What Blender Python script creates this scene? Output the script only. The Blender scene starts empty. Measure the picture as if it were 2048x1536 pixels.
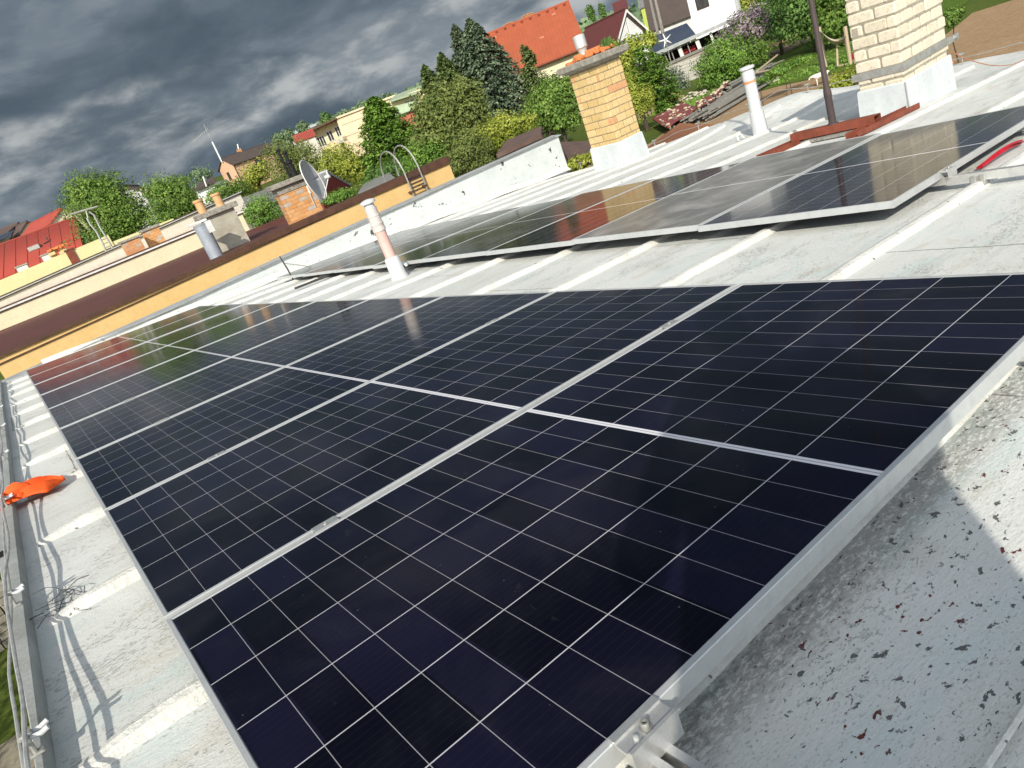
import bpy, bmesh, math, random
import numpy as np
from mathutils import Vector, Matrix

R = math.radians
SC = bpy.context.scene
COL = SC.collection

# ---------------------------------------------------------------- camera, sky, sun, exposure
# panel frame: U up-roof, V along the row, n normal (origin = high near corner of the first panel)
RP = Matrix(((0.9973463180599507, -0.0017885082939774872, 0.07278133751410427),
             (0.0, 0.9996982027914192, 0.024566304883038886),
             (-0.07280330934964144, -0.024501113723437024, 0.9970453217251719)))
CAMR = ((0.733019485, -0.482663764, 0.479289189), (-0.590067981, -0.100683486, 0.801050943), (-0.338381757, -0.869999153, -0.358607389))
CAMP = Vector((0.053583, -0.646428, 0.786113))
FPX = 1438.582
cam_d = bpy.data.cameras.new('camera')
cam_d.sensor_fit = 'HORIZONTAL'
cam_d.sensor_width = 36.0
cam_d.lens = FPX / 2048.0 * 36.0
cam_d.clip_start = 0.02
cam_d.clip_end = 5000.0
cam = bpy.data.objects.new('camera', cam_d)
COL.objects.link(cam)
_r = Matrix(CAMR)          # columns: image right, image down, forward (world)
cam.matrix_world = Matrix(((_r[0][0], -_r[0][1], -_r[0][2], CAMP[0]),
                           (_r[1][0], -_r[1][1], -_r[1][2], CAMP[1]),
                           (_r[2][0], -_r[2][1], -_r[2][2], CAMP[2]),
                           (0, 0, 0, 1)))
SC.camera = cam

SUN_AZ, SUN_EL = 46.5, 32.0          # the light travels towards azimuth 48, from behind the camera
LDIR = Vector((math.cos(R(SUN_EL)) * math.cos(R(SUN_AZ)), math.cos(R(SUN_EL)) * math.sin(R(SUN_AZ)), -math.sin(R(SUN_EL))))
SC.view_settings.view_transform = 'Standard'
SC.view_settings.look = 'None'
SC.view_settings.gamma = 1.0
SC.view_settings.use_curve_mapping = False
SC.view_settings.exposure = 0.46

sun_d = bpy.data.lights.new('sun', 'SUN')
sun_d.energy = 3.7
sun_d.angle = R(0.55)
sun_d.color = (1.0, 0.93, 0.80)
sun = bpy.data.objects.new('sun', sun_d)
COL.objects.link(sun)
sun.rotation_euler = LDIR.to_track_quat('-Z', 'Y').to_euler()
sun.location = (-6, -8, 12)

world = bpy.data.worlds.new('World')
SC.world = world
world.use_nodes = True


class NT:
    """tiny helper for node trees"""
    def __init__(s, tree):
        s.t = tree
        s.t.nodes.clear()

    def n(s, kind, **kw):
        nd = s.t.nodes.new(kind)
        for k, v in kw.items():
            if k.startswith('i_'):
                key = k[2:]
                key = int(key) if key.isdigit() else key.replace('_', ' ')
                s.set(nd, key, v)
            else:
                setattr(nd, k, v)
        return nd

    def set(s, nd, key, v):
        if isinstance(v, bpy.types.NodeSocket):
            s.t.links.new(v, nd.inputs[key])
        else:
            nd.inputs[key].default_value = v

    def math(s, op, a, b=None, c=None, clamp=False):
        nd = s.n('ShaderNodeMath', operation=op, use_clamp=clamp)
        s.set(nd, 0, a)
        if b is not None:
            s.set(nd, 1, b)
        if c is not None:
            s.set(nd, 2, c)
        return nd.outputs[0]

    def noise(s, vec, scale, detail=4, rough=0.55, dist=0.0):
        nd = s.n('ShaderNodeTexNoise')
        if vec is not None:
            s.set(nd, 'Vector', vec)
        nd.inputs['Scale'].default_value = scale
        nd.inputs['Detail'].default_value = detail
        nd.inputs['Roughness'].default_value = rough
        nd.inputs['Distortion'].default_value = dist
        return nd.outputs['Fac']

    def ss(s, x, lo, hi, a=0.0, b=1.0):
        nd = s.n('ShaderNodeMapRange', interpolation_type='SMOOTHSTEP')
        s.set(nd, 0, x)
        for i, v in enumerate((lo, hi, a, b)):
            nd.inputs[1 + i].default_value = v
        return nd.outputs[0]

    def mix(s, f, a, b, mode='MIX'):
        nd = s.n('ShaderNodeMix', data_type='RGBA', blend_type=mode)
        s.set(nd, 0, f)
        for k, v in ((6, a), (7, b)):
            if isinstance(v, (tuple, list)) and len(v) == 3:
                v = (*v, 1.0)
            s.set(nd, k, v)
        return nd.outputs[2]

    def vmap(s, vec, scale=(1, 1, 1), loc=(0, 0, 0), rot=(0, 0, 0)):
        nd = s.n('ShaderNodeMapping')
        s.set(nd, 0, vec)
        nd.inputs[1].default_value = loc
        nd.inputs[2].default_value = rot
        nd.inputs[3].default_value = scale
        return nd.outputs[0]

    def xyz(s, vec):
        nd = s.n('ShaderNodeSeparateXYZ')
        s.set(nd, 0, vec)
        return nd.outputs

    def comb(s, x, y, z):
        nd = s.n('ShaderNodeCombineXYZ')
        for i, v in enumerate((x, y, z)):
            s.set(nd, i, v)
        return nd.outputs[0]


def build_world():
    t = NT(world.node_tree)
    out = t.n('ShaderNodeOutputWorld')
    bg = t.n('ShaderNodeBackground')
    t.t.links.new(bg.outputs[0], out.inputs[0])
    sky = t.n('ShaderNodeTexSky', sky_type='NISHITA', sun_disc=False)
    sky.sun_elevation = R(SUN_EL)
    sky.sun_rotation = R(90.0 - (SUN_AZ + 180.0))
    sky.altitude = 300
    d = t.n('ShaderNodeTexCoord').outputs['Generated']
    x, y, z = t.xyz(d)
    zc = t.math('MAXIMUM', z, 0.0)
    zz = t.math('ADD', zc, 0.13)
    # cloud deck in perspective
    q = t.vmap(d, (1.0, 1.0, 2.5), loc=SKY_OFF)
    big = t.noise(q, 2.1, 4, 0.55, 0.5)
    mid = t.noise(t.vmap(q, (1, 1, 1), (3.1, 7.7, 1.3)), 4.4, 7, 0.54, 0.35)
    fine = t.noise(t.vmap(q, (1, 1, 1), (1.1, 2.7, 4.0)), 13.0, 7, 0.56, 0.2)
    dens = t.math('ADD', t.math('MULTIPLY', big, 0.55), t.math('MULTIPLY', mid, 0.55))
    wob = t.math('ADD', z, t.math('MULTIPLY', t.math('SUBTRACT', big, 0.5), 0.16))
    wob = t.math('ADD', wob, t.math('MULTIPLY', t.math('SUBTRACT', mid, 0.5), 0.14))
    # bright ragged band low over the horizon, dark mass above
    band = t.math('MULTIPLY', t.ss(wob, 0.028, 0.080), t.ss(wob, 0.125, 0.155, 1.0, 0.0))
    lightm = t.math('MULTIPLY', band, t.ss(t.math('ADD', t.math('MULTIPLY', mid, 0.6), t.math('MULTIPLY', fine, 0.4)), 0.36, 0.60, 0.22, 1.0), clamp=True)
    upper = t.math('MULTIPLY', t.ss(dens, 0.54, 0.74, 0.0, 0.42), t.ss(fine, 0.32, 0.62, 0.5, 1.0))
    lightm = t.math('MAXIMUM', lightm, upper)
    dark = t.mix(t.ss(t.math('ADD', t.math('MULTIPLY', mid, 0.7), t.math('MULTIPLY', fine, 0.3)), 0.38, 0.62), (0.060, 0.084, 0.109), (0.100, 0.131, 0.163))
    lite = t.mix(t.ss(fine, 0.38, 0.66), (0.175, 0.205, 0.232), (0.345, 0.362, 0.368))
    cl = t.mix(lightm, dark, lite)
    cl = t.mix(t.ss(z, 0.005, 0.050, 0.70, 0.0), cl, (0.125, 0.170, 0.225))
    # towards the sun (behind the camera) the deck is broken, high and bright
    hd = t.math('ADD', t.math('MULTIPLY', x, -math.cos(R(SUN_AZ + 8))), t.math('MULTIPLY', y, -math.sin(R(SUN_AZ + 8))))
    back = t.ss(t.math('ADD', hd, t.math('MULTIPLY', t.math('SUBTRACT', big, 0.5), 0.5)), -0.42, 0.55)
    bc = t.mix(t.ss(mid, 0.40, 0.60), (0.62, 0.67, 0.74), (1.22, 1.19, 1.13))
    cl = t.mix(back, cl, bc)
    # clear gaps only on the sunny side
    nish = t.mix(1.0, sky.outputs[0], (0.16, 0.16, 0.16), 'MULTIPLY')
    gap = t.math('MULTIPLY', back, t.ss(dens, 0.60, 0.50))
    cl = t.mix(gap, cl, nish)
    cl10 = t.mix(1.0, cl, (10.0, 10.0, 10.0), 'MULTIPLY')
    cl10.node.clamp_result = False
    t.set(bg, 'Color', cl10)
    bg.inputs['Strength'].default_value = 0.1


SKY_OFF = (0.0, 0.0, 0.0)
build_world()

# ---------------------------------------------------------------- geometry helpers
GZ = -4.0                                     # ground level near the row of houses
MATS4 = {}


def terrain(x, y):
    r = math.hypot(x, y)
    z = GZ
    if r > 48:
        z += 0.045 * (r - 48) if r < 420 else 0.045 * 372 + 0.02 * (r - 420)
    z += 0.9 * math.sin(x * 0.021 + 1.3) * math.sin(y * 0.017) * min(1.0, max(0.0, (r - 60) / 120.0))
    return z


def Pw(u, v, n=0.0):
    return RP @ Vector((u, v, n))


def ray(x, y):
    d = Vector(_r @ Vector(((x - 1024) / FPX, (y - 768) / FPX, 1.0)))
    return d.normalized()


def at(x, y, D):
    d = ray(x, y)
    return CAMP + d * (D / math.hypot(d.x, d.y))


def on_y(x, y, Y):
    d = ray(x, y)
    return CAMP + d * ((Y - CAMP.y) / d.y)


def on_z(x, y, Z):
    d = ray(x, y)
    return CAMP + d * ((Z - CAMP.z) / d.z)


def on_n(x, y, n):
    """point of the roof-parallel plane n, in (u, v, n)"""
    o = RP.transposed() @ CAMP
    d = RP.transposed() @ ray(x, y)
    return o + d * ((n - o.z) / d.z)


def pxscale(D):
    return D / FPX            # metres per photo pixel at distance D


def wmat(o):
    return MATS4[o.name]


def tag(o, label=None, cat=None, group=None, kind=None):
    for k, v in (('label', label), ('category', cat), ('group', group), ('kind', kind)):
        if v:
            o[k] = v
    return o


def thing(name, label, cat, loc, rot=None, group=None):
    o = bpy.data.objects.new(name, None)
    o.empty_display_size = 0.2
    COL.objects.link(o)
    m = Matrix.Translation(Vector(loc))
    if rot is not None:
        m = m @ (rot.to_4x4() if isinstance(rot, Matrix) else Matrix.Rotation(rot, 4, 'Z'))
    o.matrix_basis = m
    MATS4[o.name] = m
    tag(o, label, cat, group)
    return o


class MB:
    def __init__(s):
        s.v = []
        s.f = []

    def add(s, vs, fs):
        b = len(s.v)
        s.v += [Vector(p) for p in vs]
        s.f += [[i + b for i in f] for f in fs]
        return s

    def hexa(s, p):
        """eight corners: bottom ring 0-3, top ring 4-7"""
        return s.add(p, [(3, 2, 1, 0), (4, 5, 6, 7), (0, 1, 5, 4), (1, 2, 6, 5), (2, 3, 7, 6), (3, 0, 4, 7)])

    def box(s, lo, hi, m=None):
        (a, b, c), (d, e, f) = lo, hi
        p = [Vector(q) for q in ((a, b, c), (d, b, c), (d, e, c), (a, e, c), (a, b, f), (d, b, f), (d, e, f), (a, e, f))]
        if m is not None:
            p = [m @ q for q in p]
        return s.hexa(p)

    def cbox(s, lo, hi, ch, m=None):
        """box with chamfered vertical and top edges"""
        (a, b, c), (d, e, f) = lo, hi
        ring = lambda i, z: [(a + i, b, z), (d - i, b, z), (d, b + i, z), (d, e - i, z), (d - i, e, z), (a + i, e, z), (a, e - i, z), (a, b + i, z)]
        def inset(i, z):
            return [(a + ch + i, b + i, z), (d - ch - i, b + i, z), (d - i, b + ch + i, z), (d - i, e - ch - i, z), (d - ch - i, e - i, z), (a + ch + i, e - i, z), (a + i, e - ch - i, z), (a + i, b + ch + i, z)]
        lv = [inset(ch, c), ring(ch, c + ch), ring(ch, f - ch), inset(ch, f)]
        vs = [Vector(q) for l in lv for q in l]
        if m is not None:
            vs = [m @ q for q in vs]
        fs = [tuple(range(7, -1, -1)), tuple(range(24, 32))]
        for k in range(3):
            for i in range(8):
                j = (i + 1) % 8
                fs.append((k * 8 + i, k * 8 + j, k * 8 + 8 + j, k * 8 + 8 + i))
        return s.add(vs, fs)

    def tube(s, pts, r, n=8, caps=True):
        pts = [Vector(p) for p in pts]
        rs = r if isinstance(r, (list, tuple)) else [r] * len(pts)
        b = len(s.v)
        prev = None
        for i, p in enumerate(pts):
            t = (pts[min(i + 1, len(pts) - 1)] - pts[max(i - 1, 0)]).normalized()
            if prev is None:
                a = Vector((0, 0, 1)) if abs(t.z) < 0.9 else Vector((1, 0, 0))
                u = t.cross(a).normalized()
            else:
                u = (prev - t * prev.dot(t)).normalized()
            prev = u
            w = t.cross(u)
            for k in range(n):
                q = 2 * math.pi * k / n
                s.v.append(p + (u * math.cos(q) + w * math.sin(q)) * rs[i])
        for i in range(len(pts) - 1):
            for k in range(n):
                k2 = (k + 1) % n
                s.f.append([b + i * n + k, b + i * n + k2, b + (i + 1) * n + k2, b + (i + 1) * n + k])
        if caps:
            s.f.append([b + k for k in range(n - 1, -1, -1)])
            s.f.append([b + (len(pts) - 1) * n + k for k in range(n)])
        return s

    def lathe(s, base, prof, n=20, axis=None):
        """prof: list of (radius, height along axis)"""
        base = Vector(base)
        q = (axis.normalized().to_track_quat('Z', 'Y').to_matrix() if axis is not None else Matrix.Identity(3))
        b = len(s.v)
        for r, h in prof:
            for k in range(n):
                a = 2 * math.pi * k / n
                s.v.append(base + q @ Vector((r * math.cos(a), r * math.sin(a), h)))
        for i in range(len(prof) - 1):
            for k in range(n):
                k2 = (k + 1) % n
                s.f.append([b + i * n + k, b + i * n + k2, b + (i + 1) * n + k2, b + (i + 1) * n + k])
        s.f.append([b + k for k in range(n - 1, -1, -1)])
        s.f.append([b + (len(prof) - 1) * n + k for k in range(n)])
        return s

    def grid(s, fn, nu, nv):
        b = len(s.v)
        for i in range(nu + 1):
            for j in range(nv + 1):
                s.v.append(Vector(fn(i / nu, j / nv)))
        w = nv + 1
        for i in range(nu):
            for j in range(nv):
                s.f.append([b + i * w + j, b + (i + 1) * w + j, b + (i + 1) * w + j + 1, b + i * w + j + 1])
        return s

    def slab(s, poly, thick):
        """flat polygon (list of points) given thickness along its own normal"""
        poly = [Vector(p) for p in poly]
        nrm = (poly[1] - poly[0]).cross(poly[2] - poly[1]).normalized() * thick
        n = len(poly)
        vs = poly + [p - nrm for p in poly]
        fs = [tuple(range(n)), tuple(range(2 * n - 1, n - 1, -1))]
        for i in range(n):
            j = (i + 1) % n
            fs.append((i, n + i, n + j, j))
        return s.add(vs, fs)

    def build(s, name, mat, parent=None, smooth=False, local=False, loc=None, bevel=0.0):
        me = bpy.data.meshes.new(name)
        vs = s.v
        if parent is not None and not local:
            inv = wmat(parent).inverted()
            vs = [inv @ p for p in vs]
        o = bpy.data.objects.new(name, me)
        if parent is None and loc is not None:
            l = Vector(loc)
            vs = [p - l for p in vs]
            o.location = l
        me.from_pydata([tuple(p) for p in vs], [], s.f)
        if mat is not None:
            me.materials.append(mat)
        if smooth:
            me.polygons.foreach_set('use_smooth', [True] * len(me.polygons))
            try:
                me.set_sharp_from_angle(angle=R(40))
            except Exception:
                pass
        me.update()
        COL.objects.link(o)
        if parent is not None:
            o.parent = parent
            MATS4[o.name] = wmat(parent)
        else:
            MATS4[o.name] = Matrix.Translation(o.location)
        if bevel:
            md = o.modifiers.new('bevel', 'BEVEL')
            md.width = bevel
            md.segments = 2
            md.limit_method = 'ANGLE'
        return o


# ---------------------------------------------------------------- materials
def mat(name):
    m = bpy.data.materials.new(name)
    m.use_nodes = True
    t = NT(m.node_tree)
    out = t.n('ShaderNodeOutputMaterial')
    b = t.n('ShaderNodeBsdfPrincipled')
    t.t.links.new(b.outputs[0], out.inputs[0])
    return m, t, b


def bump(t, b, h, strength, dist=0.01):
    nd = t.n('ShaderNodeBump')
    t.set(nd, 'Height', h)
    nd.inputs['Strength'].default_value = strength
    nd.inputs['Distance'].default_value = dist
    t.t.links.new(nd.outputs[0], b.inputs['Normal'])


def plain(name, c1, c2=None, scale=6.0, rough=0.7, metal=0.0, bumps=0.0, bscale=None, spots=None, spot_scale=14.0, spot_thr=0.68, streak=None, spec=0.3, coords='Object'):
    """noise-weathered paint, plaster, metal or wood"""
    m, t, b = mat(name)
    co = t.n('ShaderNodeTexCoord').outputs[coords]
    if streak:
        cs = t.vmap(co, streak)
    else:
        cs = co
    c2 = c2 or tuple(x * 0.78 for x in c1)
    f = t.noise(cs, scale, 6, 0.6)
    col = t.mix(t.ss(f, 0.35, 0.68), c1, c2)
    f2 = t.noise(co, scale * 7.3, 4, 0.6)
    col = t.mix(t.ss(f2, 0.45, 0.75, 0.0, 0.35), col, tuple(x * 0.72 for x in c2))
    if spots:
        sp = t.noise(co, spot_scale, 5, 0.62)
        col = t.mix(t.ss(sp, spot_thr, spot_thr + 0.02), col, spots)
    t.set(b, 'Base Color', col)
    b.inputs['Roughness'].default_value = rough
    b.inputs['Metallic'].default_value = metal
    b.inputs['Specular IOR Level'].default_value = spec
    if bumps:
        bump(t, b, t.noise(co, bscale or scale * 9, 5, 0.65), bumps, 0.01)
    return m


LEAFK = 2.5


def leaf_mat(name, dark, mid, lite, trans=0.25):
    if 'blossom' not in name:
        dark, mid, lite = [tuple(min(0.8, x * LEAFK) for x in c) for c in (dark, mid, lite)]
    m, t, b = mat(name)
    g = t.n('ShaderNodeNewGeometry')
    rnd = g.outputs['Random Per Island']
    co = t.n('ShaderNodeTexCoord').outputs['Object']
    cl = t.noise(co, 0.9, 3, 0.6)
    f = t.math('ADD', t.math('MULTIPLY', rnd, 0.6), t.math('MULTIPLY', t.ss(cl, 0.32, 0.68), 0.45))
    col = t.mix(t.ss(f, 0.10, 0.55), dark, mid)
    col = t.mix(t.ss(f, 0.62, 1.0), col, lite)
    t.set(b, 'Base Color', col)
    b.inputs['Roughness'].default_value = 0.55
    b.inputs['Specular IOR Level'].default_value = 0.25
    tr = t.n('ShaderNodeBsdfTranslucent')
    t.set(tr, 'Color', t.mix(0.5, col, lite))
    mx = t.n('ShaderNodeMixShader')
    mx.inputs[0].default_value = trans
    t.t.links.new(b.outputs[0], mx.inputs[1])
    t.t.links.new(tr.outputs[0], mx.inputs[2])
    out = [n for n in t.t.nodes if n.type == 'OUTPUT_MATERIAL'][0]
    t.t.links.new(mx.outputs[0], out.inputs[0])
    return m


def roof_mat():
    m, t, b = mat('weathered white roof paint')
    co = t.n('ShaderNodeTexCoord').outputs['Object']
    u, v, _ = t.xyz(co)
    st = t.noise(t.vmap(co, (0.55, 3.2, 1)), 2.2, 8, 0.62, 0.4)
    big = t.noise(co, 0.9, 5, 0.6, 0.3)
    mid = t.noise(t.vmap(co, (0.6, 1.5, 1), (4, 9, 0)), 5.0, 7, 0.65, 0.6)
    col = t.mix(t.ss(big, 0.38, 0.62), (0.575, 0.59, 0.565), (0.625, 0.64, 0.62))
    col = t.mix(t.ss(mid, 0.52, 0.72, 0.0, 0.6), col, (0.50, 0.475, 0.41))            # beige worn patches
    mint = t.noise(t.vmap(co, (0.9, 2.2, 1), (13, 3, 0)), 2.6, 6, 0.6, 0.5)
    col = t.mix(t.ss(mint, 0.52, 0.68, 0.0, 0.75), col, (0.51, 0.585, 0.57))           # greenish fresh paint
    col = t.mix(t.ss(st, 0.54, 0.72, 0.0, 0.5), col, (0.42, 0.425, 0.41))             # grey run-off streaks
    # grit worn through the paint, in drifts stretched down the slope
    grit = t.noise(t.vmap(co, (0.6, 1.25, 1)), 95.0, 3, 0.7)
    drift = t.noise(t.vmap(co, (0.45, 1.3, 1), (2, 5, 0)), 3.4, 6, 0.65, 0.8)
    thr = t.ss(drift, 0.38, 0.68, 0.69, 0.50)
    gm = t.ss(t.math('SUBTRACT', grit, thr), 0.0, 0.05)
    col = t.mix(t.math('MULTIPLY', gm, 0.42), col, (0.20, 0.20, 0.18))
    spec = t.noise(t.vmap(co, (0.7, 1.2, 1), (3, 8, 0)), 210.0, 2, 0.6)
    sm2 = t.ss(t.math('SUBTRACT', spec, t.ss(mid, 0.35, 0.65, 0.66, 0.60)), 0.0, 0.03)
    col = t.mix(t.math('MULTIPLY', sm2, 0.45), col, (0.20, 0.20, 0.18))
    edge = t.math('MULTIPLY', t.ss(v, -0.075, -0.005), t.ss(v, 0.09, 0.02))
    ed = t.math('MULTIPLY', edge, t.ss(grit, 0.36, 0.52))
    col = t.mix(t.math('MULTIPLY', ed, 0.55), col, (0.15, 0.15, 0.13))
    # flakes down to bitumen and old red paint, most where people walk at the near end
    fl = t.noise(t.vmap(co, (0.75, 1.2, 1), (7, 1, 0)), 52.0, 4, 0.62, 0.3)
    wear = t.math('MULTIPLY', t.ss(v, 0.55, -0.15), t.ss(u, 0.35, 0.75))
    wear = t.math('ADD', wear, t.math('MULTIPLY', t.ss(big, 0.50, 0.66), 0.35))
    fthr = t.ss(wear, 0.0, 1.0, 0.775, 0.615)
    fm = t.ss(t.math('SUBTRACT', fl, fthr), 0.0, 0.012)
    redm = t.ss(t.noise(co, 7.0, 3, 0.5), 0.60, 0.63)
    col = t.mix(fm, col, t.mix(redm, (0.115, 0.12, 0.12), (0.13, 0.035, 0.032)))
    # cross joints of the sheets
    k = t.math('FLOOR', t.math('DIVIDE', t.math('SUBTRACT', v, 0.05), 0.88))
    sh = t.math('FRACT', t.math('MULTIPLY', k, 0.377))
    uu = t.math('ADD', u, t.math('MULTIPLY', t.math('SUBTRACT', mid, 0.5), 0.03))
    ju = t.math('FRACT', t.math('ADD', t.math('DIVIDE', uu, 1.95), sh))
    jd = t.math('ABSOLUTE', t.math('SUBTRACT', ju, 0.5))
    jm = t.math('MULTIPLY', t.ss(jd, 0.0030, 0.0012), t.ss(st, 0.35, 0.55, 0.25, 0.8))
    col = t.mix(jm, col, (0.17, 0.16, 0.14))
    t.set(b, 'Base Color', col)
    b.inputs['Roughness'].default_value = 0.75
    b.inputs['Specular IOR Level'].default_value = 0.25
    h = t.math('ADD', t.math('MULTIPLY', grit, 0.35), t.math('MULTIPLY', st, 0.8))
    h = t.math('ADD', h, t.math('MULTIPLY', jm, -0.5))
    h = t.math('SUBTRACT', h, t.math('MULTIPLY', gm, 0.25))
    h = t.math('SUBTRACT', h, t.math('MULTIPLY', fm, 0.5))
    bump(t, b, h, 0.8, 0.007)
    return m


def glass_mat(name, dust, tint):
    """half-cut cells behind glass: cell gaps, centre busbar, dust"""
    m, t, b = mat(name)
    co = t.n('ShaderNodeTexCoord').outputs['Object']
    u, v, _ = t.xyz(co)
    uc = t.math('ABSOLUTE', t.math('SUBTRACT', u, 1.139))
    ur = t.math('SUBTRACT', uc, 0.0065)
    row = t.math('DIVIDE', ur, 0.0933)
    fr = t.math('FRACT', row)
    rl = t.math('MULTIPLY', t.math('MINIMUM', fr, t.math('SUBTRACT', 1.0, fr)), 0.0933)
    cv = t.math('DIVIDE', t.math('SUBTRACT', v, 0.0135), 0.1845)
    fc = t.math('FRACT', cv)
    cl = t.math('MULTIPLY', t.math('MINIMUM', fc, t.math('SUBTRACT', 1.0, fc)), 0.1845)
    line = t.math('MAXIMUM', t.math('MULTIPLY', t.math('LESS_THAN', rl, 0.0007), 0.40), t.math('MULTIPLY', t.math('LESS_THAN', cl, 0.0013), 0.70))
    line = t.math('MAXIMUM', line, t.math('MULTIPLY', t.math('LESS_THAN', uc, 0.0095), t.ss(uc, 0.0010, 0.0018, 0.45, 1.0)))
    edge = t.math('MAXIMUM', t.math('GREATER_THAN', uc, 1.1265), t.math('GREATER_THAN', t.math('ABSOLUTE', t.math('SUBTRACT', v, 0.567)), 0.5545))
    line = t.math('MAXIMUM', line, t.math('MULTIPLY', edge, 0.55))
    wn = t.n('ShaderNodeTexWhiteNoise', noise_dimensions='3D')
    oi = t.n('ShaderNodeObjectInfo').outputs['Random']
    t.set(wn, 'Vector', t.comb(t.math('FLOOR', t.math('DIVIDE', t.math('SUBTRACT', u, 1.139), 0.0933)), t.math('FLOOR', cv), t.math('MULTIPLY', oi, 50.0)))
    big = t.noise(t.comb(u, v, t.math('MULTIPLY', oi, 20.0)), 2.2, 3, 0.5)
    f = t.math('ADD', t.math('MULTIPLY', wn.outputs[0], 0.5), t.math('MULTIPLY', big, 0.6))
    cell = t.mix(t.ss(f, 0.35, 0.8), (0.0020, 0.0024, 0.0065), tint)
    # busbar wires inside the cells, barely visible
    fb = t.math('FRACT', t.math('MULTIPLY', fc, 10.0))
    cell = t.mix(t.math('MULTIPLY', t.math('LESS_THAN', fb, 0.06), 0.025), cell, (0.20, 0.20, 0.22))
    # dust, specks and wiped smears on the glass
    n1 = t.noise(t.comb(u, v, t.math('MULTIPLY', oi, 9.0)), 3.0, 7, 0.65, 0.6)
    sm = t.noise(t.vmap(t.comb(u, v, t.math('MULTIPLY', oi, 31.0)), (2.4, 1.0, 1), rot=(0, 0, 0.5)), 4.5, 5, 0.55, 1.6)
    spk = t.n('ShaderNodeTexVoronoi', feature='F1')
    t.set(spk, 'Vector', t.comb(u, v, 0.0))
    spk.inputs['Scale'].default_value = 26.0
    sk = t.math('LESS_THAN', spk.outputs['Distance'], t.math('MULTIPLY', t.xyz(spk.outputs['Color'])[0], 0.055))
    du = t.math('ADD', t.math('ADD', 0.6 * dust, t.math('MULTIPLY', t.ss(n1, 0.42, 0.72), 0.012 + 0.6 * dust)), t.math('MULTIPLY', t.ss(sm, 0.66, 0.80), 0.035))
    du = t.math('ADD', du, t.math('MULTIPLY', sk, 0.10))
    col = t.mix(line, cell, (0.66, 0.66, 0.70))
    col = t.mix(du, col, (0.55, 0.54, 0.50))
    t.set(b, 'Base Color', col)
    t.set(b, 'Roughness', t.math('ADD', 0.085 + dust * 0.5, t.math('MULTIPLY', t.ss(n1, 0.4, 0.8), 0.05)))
    b.inputs['IOR'].default_value = 1.23
    b.inputs['Specular IOR Level'].default_value = 0.5
    w = t.noise(t.comb(u, v, t.math('MULTIPLY', oi, 7.0)), 3.0, 2, 0.5)
    bump(t, b, w, 0.03, 0.004)
    return m


def tile_mat(name, c1, c2, pu, pv, bumps=0.5, groove_col=(0.12, 0.05, 0.04)):
    """roof tiles or seamed sheet: courses follow object coordinates set by the roof builder (uv map)"""
    m, t, b = mat(name)
    uv = t.n('ShaderNodeUVMap').outputs[0]
    u, v, _ = t.xyz(uv)
    fu = t.math('FRACT', t.math('DIVIDE', u, pu))
    fv = t.math('FRACT', t.math('DIVIDE', v, pv))
    wn = t.n('ShaderNodeTexWhiteNoise', noise_dimensions='2D')
    t.set(wn, 'Vector', t.comb(t.math('FLOOR', t.math('DIVIDE', u, pu)), t.math('FLOOR', t.math('DIVIDE', v, pv)), 0.0))
    n = t.noise(uv, 0.7, 6, 0.6)
    col = t.mix(t.math('ADD', t.math('MULTIPLY', wn.outputs[0], 0.35), t.ss(n, 0.3, 0.7, 0.0, 0.6)), c1, c2)
    groove = t.math('MAXIMUM', t.ss(fu, 0.10, 0.0), t.ss(fv, 0.12, 0.0))
    col = t.mix(t.math('MULTIPLY', groove, 0.55), col, groove_col)  # grooves drawn darker than the faces between them
    t.set(b, 'Base Color', col)
    b.inputs['Roughness'].default_value = 0.7
    b.inputs['Specular IOR Level'].default_value = 0.25
    h = t.math('ADD', t.math('MULTIPLY', t.math('SINE', t.math('MULTIPLY', fu, 3.14159)), 0.6), t.math('MULTIPLY', fv, 0.6))
    bump(t, b, h, bumps, 0.03)
    return m


def brick_mat(name, c1, c2, c3=None):
    m, t, b = mat(name)
    g = t.n('ShaderNodeNewGeometry').outputs['Random Per Island']
    co = t.n('ShaderNodeTexCoord').outputs['Object']
    n = t.noise(co, 22.0, 6, 0.65)
    col = t.mix(g, c1, c2)
    if c3:
        col = t.mix(t.math('GREATER_THAN', g, 0.86), col, c3)
    col = t.mix(t.ss(n, 0.48, 0.72, 0.0, 0.55), col, tuple(x * 0.55 for x in c1))
    t.set(b, 'Base Color', col)
    b.inputs['Roughness'].default_value = 0.85
    b.inputs['Specular IOR Level'].default_value = 0.2
    bump(t, b, t.noise(co, 60.0, 5, 0.65), 0.5, 0.008)
    return m


def ground_mat(name, a, c, d, scale, rough=0.95, bumps=0.6):
    m, t, b = mat(name)
    co = t.n('ShaderNodeTexCoord').outputs['Object']
    n1 = t.noise(co, 0.12 * scale, 7, 0.65, 0.4)
    n2 = t.noise(co, 1.3 * scale, 7, 0.7, 0.3)
    n3 = t.noise(co, 9.0 * scale, 5, 0.7)
    col = t.mix(t.ss(n1, 0.35, 0.65), a, c)
    col = t.mix(t.ss(n2, 0.48, 0.72, 0.0, 0.8), col, d)
    col = t.mix(t.ss(n3, 0.40, 0.70, 0.0, 0.5), col, tuple(x * 0.5 for x in a))
    t.set(b, 'Base Color', col)
    b.inputs['Roughness'].default_value = rough
    b.inputs['Specular IOR Level'].default_value = 0.1
    bump(t, b, t.math('ADD', n2, t.math('MULTIPLY', n3, 0.5)), bumps, 0.08)
    return m


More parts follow.
